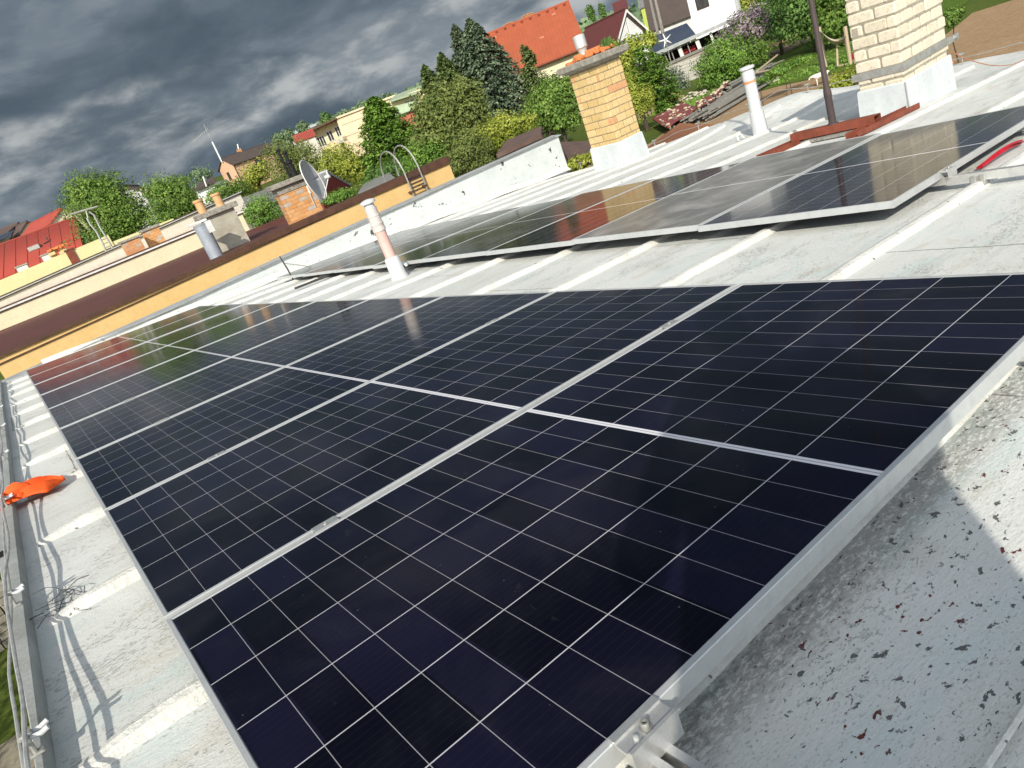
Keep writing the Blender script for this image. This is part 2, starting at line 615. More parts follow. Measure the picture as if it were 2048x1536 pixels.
M = dict(
    roof=roof_mat(),
    seam=plain('white seam paint', (0.65, 0.655, 0.62), (0.53, 0.53, 0.495), 9, 0.75, bumps=0.7, bscale=50, spots=(0.15, 0.15, 0.14), spot_scale=24, spot_thr=0.655),
    roofside=plain('white plaster', (0.58, 0.605, 0.60), (0.49, 0.53, 0.53), 1.6, 0.8, bumps=0.25, bscale=40, spots=(0.07, 0.07, 0.07), spot_scale=5.5, spot_thr=0.635),
    flash=plain('painted flashing', (0.56, 0.595, 0.61), (0.47, 0.505, 0.525), 3.2, 0.6, streak=(1, 1, 0.3), bumps=0.15, bscale=20),
    zinc=plain('grey zinc sheet', (0.44, 0.46, 0.46), (0.34, 0.36, 0.36), 3.0, 0.55, metal=0.25, bumps=0.1),
    ledge=plain('grey painted ledge', (0.40, 0.42, 0.41), (0.30, 0.315, 0.30), 4.5, 0.65, metal=0.1, bumps=0.25, bscale=50),
    alu=plain('anodised aluminium', (0.60, 0.62, 0.62), (0.54, 0.56, 0.56), 3, 0.40, metal=0.45, spec=0.5),
    alu2=plain('bright milled aluminium', (0.68, 0.68, 0.66), (0.58, 0.58, 0.57), 30, 0.32, metal=0.7, spec=0.5),
    steel=plain('galvanised steel', (0.42, 0.42, 0.40), (0.30, 0.30, 0.28), 14, 0.5, metal=0.5),
    wire=plain('aluminium conductor wire', (0.52, 0.53, 0.52), (0.36, 0.37, 0.36), 24, 0.5, metal=0.4),
    darkwire=plain('dark wire', (0.06, 0.06, 0.06), None, 20, 0.6),
    orangewire=plain('orange cable sheath', (0.42, 0.19, 0.12), None, 20, 0.5),
    redcable=plain('red cable sheath', (0.42, 0.008, 0.022), (0.32, 0.006, 0.016), 20, 0.4),
    rust=plain('red lead painted steel', (0.235, 0.062, 0.036), (0.155, 0.045, 0.026), 7, 0.65, bumps=0.3, bscale=60, spots=(0.55, 0.50, 0.45), spot_scale=20, spot_thr=0.71),
    pole=plain('weathered brown pole paint', (0.052, 0.043, 0.044), (0.075, 0.052, 0.050), 6, 0.5, streak=(6, 6, 1), bumps=0.2, spots=(0.13, 0.055, 0.045), spot_scale=5, spot_thr=0.66),
    pink=plain('faded pink plastic', (0.66, 0.44, 0.39), (0.58, 0.37, 0.33), 9, 0.6, streak=(3, 3, 0.5), spots=(0.70, 0.66, 0.62), spot_scale=16, spot_thr=0.68),
    pipewhite=plain('white painted pipe', (0.56, 0.575, 0.59), (0.49, 0.505, 0.52), 9, 0.7, streak=(3, 3, 0.5), bumps=0.15, spots=(0.09, 0.08, 0.08), spot_scale=17, spot_thr=0.70),
    orangeband=plain('orange band', (0.65, 0.23, 0.08), (0.5, 0.30, 0.18), 10, 0.6),
    conc=plain('rough concrete', (0.31, 0.29, 0.255), (0.20, 0.19, 0.165), 10, 0.9, bumps=0.8, bscale=45, spots=(0.10, 0.095, 0.08), spot_scale=26, spot_thr=0.60),
    render_grey=plain('stained grey render', (0.40, 0.385, 0.325), (0.29, 0.27, 0.22), 2.2, 0.9, bumps=0.3, bscale=40),
    ybrick=brick_mat('yellow ochre brick', (0.52, 0.37, 0.16), (0.62, 0.47, 0.25), (0.55, 0.29, 0.15)),
    wbrick=brick_mat('cream painted brick', (0.57, 0.515, 0.40), (0.645, 0.59, 0.475)),
    obrick=brick_mat('orange brick', (0.50, 0.23, 0.08), (0.60, 0.34, 0.15), (0.42, 0.36, 0.31)),
    rbrick=brick_mat('worn red brick', (0.46, 0.20, 0.095), (0.55, 0.31, 0.15), (0.40, 0.32, 0.24)),
    mortar=plain('mortar', (0.30, 0.235, 0.15), (0.20, 0.155, 0.10), 16, 0.95),
    mortarg=plain('grey mortar', (0.36, 0.33, 0.27), (0.24, 0.22, 0.18), 16, 0.95),
    ochre=plain('ochre plaster', (0.68, 0.46, 0.205), (0.63, 0.42, 0.175), 1.3, 0.9, bumps=0.2, bscale=30),
    brown=plain('brown painted sheet', (0.125, 0.045, 0.035), (0.085, 0.033, 0.027), 2.0, 0.6, streak=(0.4, 2.5, 1), bumps=0.2),
    dbrown=plain('dark brown coping', (0.105, 0.05, 0.032), (0.07, 0.035, 0.024), 4.0, 0.6),
    cream=plain('cream plaster', (0.66, 0.61, 0.42), (0.61, 0.56, 0.39), 1.0, 0.9, bumps=0.2, bscale=25),
    creamgrey=plain('greyish cream plaster', (0.57, 0.53, 0.46), (0.52, 0.48, 0.42), 1.0, 0.9, bumps=0.2, bscale=25),
    paleyellow=plain('pale yellow plaster', (0.67, 0.62, 0.34), (0.63, 0.58, 0.31), 0.9, 0.9, bumps=0.2, bscale=25),
    white=plain('white facade plaster', (0.78, 0.79, 0.80), (0.73, 0.74, 0.75), 0.7, 0.9),
    offwhite=plain('pale grey plaster', (0.60, 0.60, 0.60), (0.52, 0.52, 0.53), 0.8, 0.9),
    peach=plain('peach plaster', (0.64, 0.40, 0.27), (0.59, 0.365, 0.245), 0.6, 0.9),
    beige=plain('beige plaster', (0.66, 0.54, 0.38), (0.61, 0.50, 0.35), 0.5, 0.9),
    beige2=plain('light yellow plaster', (0.72, 0.61, 0.37), (0.66, 0.56, 0.34), 0.5, 0.9),
    winglass=plain('dark window glass', (0.03, 0.035, 0.04), (0.05, 0.055, 0.06), 3, 0.12, spec=0.6),
    winframe=plain('white window frame', (0.72, 0.72, 0.70), None, 6, 0.5),
    darkframe=plain('dark brown window frame', (0.05, 0.032, 0.022), None, 6, 0.5),
    wood=plain('weathered timber', (0.30, 0.235, 0.17), (0.19, 0.145, 0.105), 5, 0.85, streak=(1, 6, 6), bumps=0.4),
    wood2=plain('pale sawn board', (0.47, 0.39, 0.27), (0.34, 0.27, 0.18), 5, 0.85, streak=(1, 6, 6), bumps=0.3),
    greywood=plain('grey old planks', (0.27, 0.26, 0.235), (0.15, 0.145, 0.13), 4, 0.9, streak=(1, 9, 9), bumps=0.4),
    bark=plain('tree bark', (0.085, 0.062, 0.045), (0.05, 0.037, 0.028), 6, 0.95, streak=(4, 4, 1), bumps=0.6),
    black=plain('black painted metal', (0.018, 0.018, 0.020), None, 10, 0.4, metal=0.2),
    bluegrey=plain('grey blue sheet', (0.33, 0.37, 0.42), (0.27, 0.30, 0.35), 3, 0.5, metal=0.2),
    dish=plain('grey dish paint', (0.40, 0.41, 0.43), (0.33, 0.34, 0.355), 2.4, 0.5, spots=(0.38, 0.25, 0.10), spot_scale=4, spot_thr=0.64),
    terracotta=plain('terracotta', (0.60, 0.37, 0.19), (0.50, 0.29, 0.14), 8, 0.8),
    orangetile=plain('broken orange tile', (0.62, 0.20, 0.065), (0.45, 0.15, 0.06), 12, 0.85),
    hivis=plain('orange hi vis fabric', (0.85, 0.115, 0.018), (0.74, 0.085, 0.012), 9, 0.75, bumps=0.3, bscale=60),
    reflect=plain('grey reflective tape', (0.42, 0.43, 0.44), (0.33, 0.34, 0.35), 12, 0.4, metal=0.2),
    greysheet=plain('grey ribbed sheet', (0.34, 0.35, 0.36), (0.25, 0.26, 0.27), 2.0, 0.5, metal=0.3),
    maroon=plain('maroon boards', (0.20, 0.035, 0.032), (0.15, 0.026, 0.024), 3.0, 0.7, streak=(6, 6, 1)),
    shingle=plain('grey shingle roofing', (0.21, 0.215, 0.205), (0.15, 0.155, 0.15), 6, 0.95, bumps=0.6),
    felt=plain('brown roofing felt', (0.135, 0.090, 0.075), (0.095, 0.062, 0.052), 2.0, 0.95, bumps=0.3),
    bluesheet=plain('dark blue sheet roof', (0.035, 0.048, 0.082), (0.05, 0.062, 0.095), 1.6, 0.25, spec=0.5),
    redsheet=plain('old red sheet', (0.215, 0.052, 0.050), (0.165, 0.045, 0.042), 2.2, 0.7, bumps=0.3, spots=(0.62, 0.50, 0.42), spot_scale=2.6, spot_thr=0.60),
    redsheet2=plain('bright red roof sheet', (0.50, 0.045, 0.06), (0.40, 0.04, 0.05), 1.0, 0.6),
    block=brick_mat('grey concrete block', (0.43, 0.42, 0.385), (0.50, 0.49, 0.45)),
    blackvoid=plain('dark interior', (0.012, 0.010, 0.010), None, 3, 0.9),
    redthing=plain('red painted metal', (0.30, 0.025, 0.03), None, 3, 0.6),
    greentarp=plain('green tarpaulin', (0.03, 0.155, 0.105), (0.025, 0.115, 0.08), 3, 0.6),
    netting=plain('pale net fabric', (0.52, 0.46, 0.33), (0.42, 0.37, 0.26), 12, 0.9),
    hide=plain('white hide', (0.70, 0.66, 0.60), (0.60, 0.54, 0.47), 6, 0.9),
    skin=plain('skin', (0.50, 0.30, 0.22), None, 6, 0.6),
    workwear=plain('dark work clothes', (0.03, 0.035, 0.05), None, 6, 0.9),
    shoe=plain('dark shoes', (0.02, 0.02, 0.02), None, 6, 0.7),
    # foliage
    lf_green=leaf_mat('fresh green leaves', (0.024, 0.048, 0.009), (0.058, 0.098, 0.018), (0.112, 0.160, 0.036)),
    lf_dark=leaf_mat('deep green leaves', (0.018, 0.040, 0.010), (0.044, 0.082, 0.020), (0.085, 0.135, 0.036)),
    lf_yellow=leaf_mat('yellow green leaves', (0.055, 0.075, 0.010), (0.115, 0.135, 0.020), (0.190, 0.200, 0.042)),
    lf_olive=leaf_mat('olive brown leaves', (0.028, 0.042, 0.011), (0.062, 0.080, 0.021), (0.108, 0.122, 0.038)),
    lf_spruce=leaf_mat('blue grey spruce needles', (0.022, 0.033, 0.022), (0.050, 0.068, 0.043), (0.098, 0.120, 0.072), 0.10),
    lf_fir=leaf_mat('green conifer needles', (0.024, 0.040, 0.014), (0.056, 0.078, 0.026), (0.105, 0.125, 0.050), 0.12),
    lf_cypress=leaf_mat('bright conifer needles', (0.024, 0.055, 0.008), (0.056, 0.102, 0.016), (0.100, 0.152, 0.030), 0.15),
    lf_lilac=leaf_mat('lilac blossom', (0.20, 0.145, 0.19), (0.34, 0.26, 0.315), (0.50, 0.42, 0.46), 0.3),
    lf_white=leaf_mat('white blossom', (0.40, 0.42, 0.40), (0.60, 0.62, 0.58), (0.75, 0.76, 0.72), 0.3),
    lf_far=leaf_mat('distant woodland leaves', (0.035, 0.058, 0.030), (0.060, 0.088, 0.045), (0.095, 0.125, 0.065), 0.1),
    # roofs
    t_orange=tile_mat('orange roof tiles', (0.365, 0.092, 0.043), (0.305, 0.078, 0.037), 0.30, 0.35),
    t_maroon=tile_mat('maroon roof tiles', (0.135, 0.040, 0.040), (0.105, 0.033, 0.034), 0.30, 0.36),
    t_dark=tile_mat('dark brown roof tiles', (0.072, 0.058, 0.053), (0.095, 0.072, 0.064), 0.33, 0.40, 0.4, (0.03, 0.025, 0.022)),
    t_greybrown=tile_mat('grey brown roof tiles', (0.120, 0.085, 0.075), (0.095, 0.068, 0.060), 0.33, 0.40, 0.4, (0.04, 0.03, 0.025)),
    t_redseam=tile_mat('red seamed roof sheet', (0.43, 0.075, 0.052), (0.38, 0.066, 0.046), 0.80, 60.0, 0.25, (0.10, 0.02, 0.02)),
    t_green=tile_mat('pale green roof sheet', (0.36, 0.44, 0.30), (0.31, 0.385, 0.265), 0.6, 60.0, 0.2, (0.22, 0.26, 0.18)),
    t_red=tile_mat('plain red roof', (0.40, 0.075, 0.055), (0.33, 0.062, 0.045), 0.4, 0.5),
    t_rust=tile_mat('rusty corrugated sheet', (0.36, 0.155, 0.070), (0.27, 0.110, 0.055), 0.13, 60.0, 1.0, (0.11, 0.05, 0.03)),
    # ground
    grass=ground_mat('meadow grass', (0.062, 0.092, 0.016), (0.085, 0.118, 0.024), (0.105, 0.125, 0.036), 1.0),
    lawn=ground_mat('bright lawn grass', (0.075, 0.125, 0.018), (0.095, 0.150, 0.026), (0.070, 0.115, 0.020), 1.0),
    soil=ground_mat('dry garden soil', (0.330, 0.225, 0.130), (0.300, 0.205, 0.118), (0.375, 0.265, 0.165), 0.6, bumps=0.5),
    path=ground_mat('old concrete path', (0.26, 0.235, 0.185), (0.22, 0.20, 0.16), (0.30, 0.275, 0.22), 3.0, bumps=0.2),
    stone=plain('pale garden stones', (0.52, 0.48, 0.38), (0.38, 0.35, 0.28), 8, 0.95, bumps=0.4),
)
G_CLEAN = glass_mat('solar glass', 0.0, (0.0060, 0.0060, 0.019))
G_DUST = glass_mat('dusty solar glass', 0.09, (0.012, 0.011, 0.018))
G_DUST2 = glass_mat('very dusty solar glass', 0.46, (0.012, 0.011, 0.018))

# ---------------------------------------------------------------- our house: roof, seams, ledge, gable upstand
NR = -0.11                                       # roof sheet below the panel tops
UE = 11.35                                       # low edge of the roof
V0, V1 = -3.4, 11.32
BUMPV = [(-4, 0), (2.5, 0), (3.2, 0.0), (4.0, 0.05), (5.4, 0.12), (6.5, 0.24), (7.3, 0.16), (7.8, 0.10), (9.6, -0.03), (10.9, -0.10), (13, -0.05)]


def lerp_tab(tab, x):
    for (a, p), (b, q) in zip(tab, tab[1:]):
        if x <= b:
            k = (x - a) / (b - a)
            k = k * k * (3 - 2 * k)
            return p + (q - p) * k
    return tab[-1][1]


def roof_n(u, v):
    s = min(1.0, max(0.0, (u - 9.0) / 2.2))
    s = s * s * (3 - 2 * s)
    return NR + lerp_tab(BUMPV, v) * s + 0.0035 * math.sin(u * 2.3 + v * 1.7) * math.sin(v * 3.1 - u * 0.7)


house = thing('roofed_house', 'house under the weathered white sheet roof that carries the solar panels', 'house', (0, 0, 0), RP)
g = MB().grid(lambda a, b: (-0.31 + a * (UE + 0.31), V0 + b * (V1 - V0), roof_n(-0.31 + a * (UE + 0.31), V0 + b * (V1 - V0))), 130, 130)
roof = g.build('roof', M['roof'], house, smooth=True, local=True)

rng = random.Random(4)
# raised white seams running down the slope
SEAMV = [0.93 + 0.88 * k if k else 0.93 for k in range(-4, 12)]
SEAMV[3] = 0.088
SEAM_END = {}
for k, v in enumerate(SEAMV):
    ue = UE - 0.05 - rng.random() * (1.2 if v > 3 else 0.2)
    w = MB()
    nst = 120
    ph = rng.random() * 6
    b0 = 0
    for i in range(nst + 1):
        u = -0.255 + (ue + 0.255) * i / nst
        vv = v + 0.006 * math.sin(u * 1.7 + ph) + rng.uniform(-.002, .002)
        n = roof_n(u, vv)
        taper = min(1.0, (u + 0.255) / 0.12)
        hh = (0.030 + rng.uniform(-.002, .002)) * (0.25 + 0.75 * taper)
        ww = 0.027 + rng.uniform(-.002, .002)
        for dv, dn in ((-ww - 0.012, -0.004), (-ww, 0.010 * taper), (-ww + 0.006, hh), (0.0, hh + 0.004), (ww - 0.006, hh), (ww, 0.008 * taper), (ww + 0.010, -0.004)):
            w.v.append(Vector((u, vv + dv, n + dn)))
    for i in range(nst):
        for j in range(6):
            a = i * 7 + j
            w.f.append([a, a + 7, a + 8, a + 1])
    w.f.append(list(range(6, -1, -1)))
    w.f.append([nst * 7 + j for j in range(7)])
    w.build('roof_seam', M['seam'], house, local=True)

# painted conductor rod lying on the sheet at the near corner
w = MB()
w.tube([(u, -0.325 + 0.004 * math.sin(u * 5), NR + 0.012) for u in np.linspace(-0.2, 3.0, 30)], 0.0055, 8)
w.build('lightning_rod', M['seam'], house, True, True)

# high edge: low upstand with a flat grey cap that widens away from the camera
def ledge_u(v):
    return -0.299 - 0.006 * (v - 1.2) - 0.003 * math.sin(v * 0.9) if v < 3 else -0.310 - 0.003 * math.sin(v * 0.9)


def ledge_out(v):
    return ledge_u(v) - min(0.105, 0.020 + 0.034 * max(0.0, v - 1.15))


w = MB()
segs = 120
for i in range(segs + 1):
    v = V0 + (V1 - V0) * i / segs
    u, uo = ledge_u(v), ledge_out(v)
    for uu, dn in ((u + 0.006, NR - 0.01), (u, NR + 0.036), (u - 0.004, NR + 0.041), (uo + 0.004, NR + 0.043), (uo, NR + 0.036), (uo - 0.002, NR - 0.12)):
        w.v.append(Vector((uu, v, dn)))
for i in range(segs):
    for j in range(5):
        a = i * 6 + j
        w.f.append([a, a + 1, a + 7, a + 6])
lg = w.build('ledge', M['ledge'], house, local=True)
w = MB()
w.box((-0.372, 2.60, NR + 0.0405), (-0.350, 2.68, NR + 0.0450))
w.build('ledge_slot', M['blackvoid'], lg, local=True)
# house walls below
w = MB()
c = [Pw(-0.300, V0), Pw(UE - 0.1, V0), Pw(UE - 0.1, V1 + 0.1), Pw(-0.300, V1 + 0.1)]
bot = [Vector((p.x, p.y, GZ)) for p in c]
top = [Pw(-0.300, V0, NR - 0.03), Pw(UE - 0.1, V0, NR - 0.45), Pw(UE - 0.1, V1 + 0.1, NR - 0.45), Pw(-0.300, V1 + 0.1, NR - 0.03)]
w.hexa(bot + top)
w.build('house_wall', M['cream'], house)

# white gable upstand at the far end with a sheet coping and conductor wire
PY = 11.30
ztop = lambda x: -0.405 - 0.002 * x
w = MB()
xs = np.linspace(-0.36, 10.42, 40)
w.hexa([Vector((-0.36, PY, -1.6)), Vector((10.42, PY, -1.6)), Vector((10.42, PY + 0.22, -1.6)), Vector((-0.36, PY + 0.22, -1.6)),
        Vector((-0.36, PY, ztop(0))), Vector((10.42, PY, ztop(10.4))), Vector((10.42, PY + 0.22, ztop(10.4))), Vector((-0.36, PY + 0.22, ztop(0)))])
ups = w.build('gable_upstand', M['roofside'], house)
w = MB()
for a, b in ((-0.40, 2.1), (2.104, 4.6), (4.604, 7.1), (7.104, 9.2), (9.204, 10.48)):
    w.hexa([Vector((a, PY - 0.035, ztop(a) + 0.004)), Vector((b, PY - 0.035, ztop(b) + 0.004)), Vector((b, PY + 0.25, ztop(b) + 0.03)), Vector((a, PY + 0.25, ztop(a) + 0.03)),
            Vector((a, PY - 0.035, ztop(a) + 0.022)), Vector((b, PY - 0.035, ztop(b) + 0.022)), Vector((b, PY + 0.25, ztop(b) + 0.05)), Vector((a, PY + 0.25, ztop(a) + 0.05))])
w.build('coping', M['zinc'], ups)
w = MB()
w.tube([Vector((x, PY - 0.05, ztop(x) + 0.030 + 0.012 * math.sin(x * 2.1) * math.sin(x * 0.7))) for x in np.linspace(0.6, 10.3, 60)], 0.007, 6)
for x in np.linspace(1.0, 10.0, 8):
    w.box((x - 0.012, PY - 0.06, ztop(x) + 0.015), (x + 0.012, PY + 0.02, ztop(x) + 0.045))
w.build('conductor_wire', M['steel'], ups)
w = MB()
fx = 0.2
w.grid(lambda a, b: (fx + a * 10.2, PY - 0.012 - 0.11 * (1 - b) ** 2, Pw(fx + a * 10.2, PY, NR).z + 0.005 + b * 0.10 + 0.01 * math.sin(a * 40)), 60, 4)
w.build('base_flashing', M['seam'], ups, True)

# low edge: conductor wire on small holders
w = MB()
pts = []
for i in range(80):
    v = -1 + 12.0 * i / 79
    pts.append((UE - 0.25, v, roof_n(UE - 0.25, v) + 0.13 - 0.05 * abs(math.sin(v * 3.14 / 1.1))))
w.tube(pts, 0.006, 6)
for k in range(12):
    v = -0.5 + k * 1.1
    n = roof_n(UE - 0.25, v)
    w.tube([(UE - 0.25, v, n), (UE - 0.25, v, n + 0.135)], 0.009, 6)
    w.box((UE - 0.28, v - 0.03, n + 0.12), (UE - 0.22, v + 0.03, n + 0.145))
w.build('edge_wire', M['steel'], house, False, True)

# ---------------------------------------------------------------- solar panels
PL, PW_, PT = 2.278, 1.134, 0.035
LIP = 0.0115


def frame_mesh():
    w = MB()
    prof = [(0.0, -PT), (0.0, -0.0015), (0.0015, 0.0), (LIP, 0.0), (LIP, -0.0045), (0.004, -0.0055), (0.004, -PT + 0.002), (0.028, -PT + 0.002), (0.028, -PT)]
    cor = [(0, 0, 1, 1), (PL, 0, -1, 1), (PL, PW_, -1, -1), (0, PW_, 1, -1)]
    k = len(prof)
    for x, y, sx, sy in cor:
        for d, z in prof:
            w.v.append(Vector((x + sx * d, y + sy * d, z)))
    for c_ in range(4):
        for i in range(k):
            a, b_ = c_ * k + i, c_ * k + (i + 1) % k
            c2, d2 = ((c_ + 1) % 4) * k + (i + 1) % k, ((c_ + 1) % 4) * k + i
            w.f.append([a, d2, c2, b_])
    return w


def glass_mesh():
    e = 0.0045
    return MB().box((e, e, -0.0065), (PL - e, PW_ - e, -0.0022))


def make_panel(label):
    t = thing('solar_panel', label, 'solar panel', (0, 0, 0), RP, 'solar panels in rows on the white roof')
    frame_mesh().build('frame', M['alu'], t, local=True)
    glass_mesh().build('glass_pane', G_CLEAN, t, local=True)
    return t


def copy_tree(o):
    c = o.copy()
    COL.objects.link(c)
    for ch in list(o.children):
        d = ch.copy()
        COL.objects.link(d)
        d.parent = c
        MATS4[d.name] = MATS4[ch.name]
        for g_ in ch.children:
            e = g_.copy()
            COL.objects.link(e)
            e.parent = d
    return c


panel0 = make_panel('nearest solar panel, filling the lower right of the photo')
ROW1 = ['nearest solar panel, filling the lower right of the photo',
        'solar panel of the front row, second from the camera',
        'solar panel of the front row, third from the camera',
        'solar panel of the front row, fourth from the camera, mirroring the pink vent pipe',
        'solar panel of the front row, fifth from the camera',
        'solar panel of the front row, sixth from the camera',
        'solar panel of the front row, fourth from the ochre wall end',
        'solar panel of the front row, second last before the white upstand',
        'last solar panel of the front row, beside the white gable upstand']
ROW2 = ['nearest solar panel of the back row, mirroring the cream brick chimney',
        'dusty grey solar panel of the back row, second from the right',
        'back row solar panel mirroring the yellow brick chimney, third from the right',
        'back row solar panel just right of the middle, fourth from the right',
        'back row solar panel standing behind the pink vent pipe',
        'back row solar panel left of the pink vent pipe',
        'back row solar panel second from the left end',
        'leftmost solar panel of the back row']
STEP = PW_ + 0.020
prng = random.Random(11)
for i, lab in enumerate(ROW1):
    o = panel0 if i == 0 else copy_tree(panel0)
    o['label'] = lab
    tilt = Matrix.Rotation(prng.uniform(-.0022, .0022), 4, 'X') @ Matrix.Rotation(prng.uniform(-.0016, .0016), 4, 'Y')
    o.matrix_basis = Matrix.Translation(Pw(0, i * STEP)) @ RP.to_4x4() @ (tilt if i else Matrix.Identity(4))
    if i == 0:
        MATS4[o.name] = o.matrix_basis
U2, V2 = 3.38, 1.075
DUSTY = {1, 3, 5, 6, 7}
for i, lab in enumerate(ROW2):
    o = copy_tree(panel0)
    o['label'] = lab
    tilt = Matrix.Rotation((0.0, 0.012, 0.004, 0.006, -0.003, 0.003, 0, 0)[i], 4, 'X') @ Matrix.Rotation((0.0, -0.004, 0.0, -0.003, 0.002, 0, 0, 0)[i], 4, 'Y')
    o.matrix_basis = Matrix.Translation(Pw(U2 + 0.012 * i, V2 + i * STEP)) @ RP.to_4x4() @ Matrix.Rotation(R(1.1), 4, 'Z') @ tilt
    if i in DUSTY:
        for ch in o.children:
            if ch.name.startswith('glass_pane'):
                ch.data = ch.data.copy()
                ch.data.materials[0] = G_DUST2 if i == 1 else G_DUST

# mounting rails under the panels
def rail(u, va, vb, label):
    t = thing('mounting_rail', label, 'rail', Pw(u, va, -0.075), RP, 'aluminium mounting rails under the panels')
    L = vb - va
    w = MB()
    hw, h = 0.020, 0.040
    for a, b, c_, d in ((-hw, 0, hw, 0.003), (-hw, 0.003, -hw + 0.003, h), (hw - 0.003, 0.003, hw, h), (-hw + 0.003, h - 0.003, -0.0065, h), (0.0065, h - 0.003, hw - 0.003, h), (-hw + 0.003, 0.018, hw - 0.003, 0.020)):
        w.box((a, 0, b), (c_, L, d))
    w.build('rail_profile', M['alu2'], t, local=True)
    return t


rail(0.43, -0.62, 9 * STEP - 0.02, 'aluminium rail under the front row, sticking out at the nearest corner clamp')
rail(1.85, -0.03, 9 * STEP - 0.02, 'aluminium rail hidden under the front row, farther from the ledge')
rail(U2 + 0.55, -0.62, V2 + 8 * STEP, 'aluminium rail sticking out right of the back row')
rail(U2 + 1.75, V2 - 0.03, V2 + 8 * STEP, 'aluminium rail hidden under the back row')


def mid_clamp(u, v, label):
    t = thing('mid_clamp', label, 'clamp', Pw(u, v, 0), RP, 'middle clamps between neighbouring panels')
    w = MB()
    w.cbox((-0.035, -0.019, 0.0005), (0.035, 0.019, 0.0035), 0.001)
    w.box((-0.035, -0.009, -0.02), (0.035, -0.006, 0.001))
    w.box((-0.035, 0.006, -0.02), (0.035, 0.009, 0.001))
    w.build('clamp_plate', M['alu2'], t, local=True)
    MB().lathe((0, 0, 0.0035), [(0.0055, 0), (0.0055, 0.002), (0.0035, 0.002), (0.003, 0.0005)], 10).build('bolt', M['steel'], t, local=True, smooth=True)


ordn = ['first and second', 'second and third', 'third and fourth', 'fourth and fifth', 'fifth and sixth', 'sixth and seventh', 'seventh and eighth', 'eighth and ninth']
for i in range(4):
    for u, wh in ((0.43, 'near the ledge'), (1.85, 'near the upper right end')):
        mid_clamp(u, (i + 1) * STEP - 0.010, 'small bright clamp between %s front row panels, %s' % (ordn[i], wh))

# end clamp with bolt on the near rail
def end_clamp(u, v, label, s=1):
    t = thing('end_clamp', label, 'clamp', Pw(u, v, 0), RP, 'end clamps on the rails')
    w = MB()
    a = -0.044
    pr = [(0.010, 0.0008), (0.010, 0.004), (-0.004, 0.005), (-0.005, 0.001), (-0.012, 0.000), (-0.026, -0.001), (-0.030, 0.004), (-0.036, 0.004), (-0.037, -0.038), (-0.033, -0.038), (-0.032, -0.006), (-0.012, -0.006), (-0.002, -0.004), (-0.001, 0.0008)]
    for du in (-0.046, 0.046):
        for p, q in pr:
            w.v.append(Vector((du, p, q)))
    k = len(pr)
    w.f.append(list(range(k)))
    w.f.append(list(range(2 * k - 1, k - 1, -1)))
    for i in range(k):
        j = (i + 1) % k
        w.f.append([i, k + i, k + j, j])
    w.build('clamp_body', M['alu2'], t, local=True)
    MB().lathe((0, -0.0185, -0.0005), [(0.0095, 0), (0.0095, 0.002), (0.0065, 0.002), (0.0065, 0.011), (0.006, 0.012), (0.0036, 0.012), (0.003, 0.006)], 14).build('bolt', M['steel'], t, True, True)
    MB().lathe((-0.020, -0.0185, -0.0008), [(0.004, 0), (0.004, 0.004), (0.001, 0.005)], 8).build('bolt_guide', M['alu'], t, True, True)


end_clamp(0.43, -0.001, 'bright end clamp with hex bolt at the near corner of the front row')
end_clamp(U2 + 0.55, V2 - 0.001 + 0.009, 'bright end clamp on the right edge of the back row')
# white lump of sealant wrapped round the near rail
w = MB()
rr = random.Random(2)
w.grid(lambda a, b: Pw(0.335 + 0.055 * (b - 0.5) * 2 + 0.012 * math.sin(a * 9), -0.045 - 0.34 * a, -0.088 + 0.050 * math.sin(math.pi * b) ** 0.6 * (0.8 + 0.25 * math.sin(a * 7 + 1))), 24, 10)
tag(w.build('sealant_lump', M['seam'], None, True, loc=Pw(0.335, -0.1, -0.1)), 'creamy lump of sealant beside the near end clamp', 'sealant')


def seam_clamp(u, v, label):
    t = thing('seam_clamp', label, 'clamp', Pw(u, v, NR), RP)
    w = MB()
    w.cbox((-0.028, -0.034, 0.010), (0.028, -0.006, 0.062), 0.004)
    w.cbox((-0.028, 0.006, 0.010), (0.028, 0.034, 0.062), 0.004)
    w.box((-0.026, -0.006, 0.045), (0.026, 0.006, 0.058))
    w.build('clamp_jaws', M['steel'], t, local=True)
    MB().lathe((0, 0.0, 0.058), [(0.010, 0), (0.010, 0.009), (0.004, 0.009), (0.004, 0.004)], 12).build('bolt', M['alu2'], t, True, True)


seam_clamp(U2 + 0.55 - 0.0, 0.93, 'dark clamp gripping the white seam under the free rail')

# red cable bundle under the back row
w = MB()
rr = random.Random(8)
for k in range(7):
    pts = []
    for i in range(26):
        a = i / 25
        lo = 0.006 + 0.006 * k
        pts.append(Pw(4.30 + 0.55 * a + rr.uniform(-.004, .004), 1.075 - 0.045 * math.sin(a * math.pi) * (0.4 + 0.14 * k) + 0.012 * math.sin(a * 6 + k), NR + 0.012 + 0.05 * math.sin(a * math.pi * 0.9 + 0.2) * (0.5 + 0.09 * k)))
    w.tube(pts, 0.006, 6)
tag(w.build('red_cable', M['redcable'], None, True, loc=Pw(4.5, 1.05, NR)), 'bundle of red cable hanging under the back row panel', 'cable')

# loose conductor cables along the ledge with holders and a tied hi vis cloth
def cable_path(off, ph, amp, h, v0=-3.2, v1=11.0, n=120):
    pts = []
    for i in range(n + 1):
        v = v0 + (v1 - v0) * i / n
        s = abs(math.sin((v - 1.0) * math.pi / 1.18))
        u = max(ledge_out(v) + 0.006, ledge_u(v) - 0.024) + off + amp * math.sin(v * 2.6 + ph) * 0.6 + 0.5 * amp * math.sin(v * 5.3 + 2 * ph)
        pts.append(Pw(u, v, NR + 0.060 + h * (1 - 0.5 * s) + 0.004 * math.sin(v * 4.1 + ph)))
    return pts


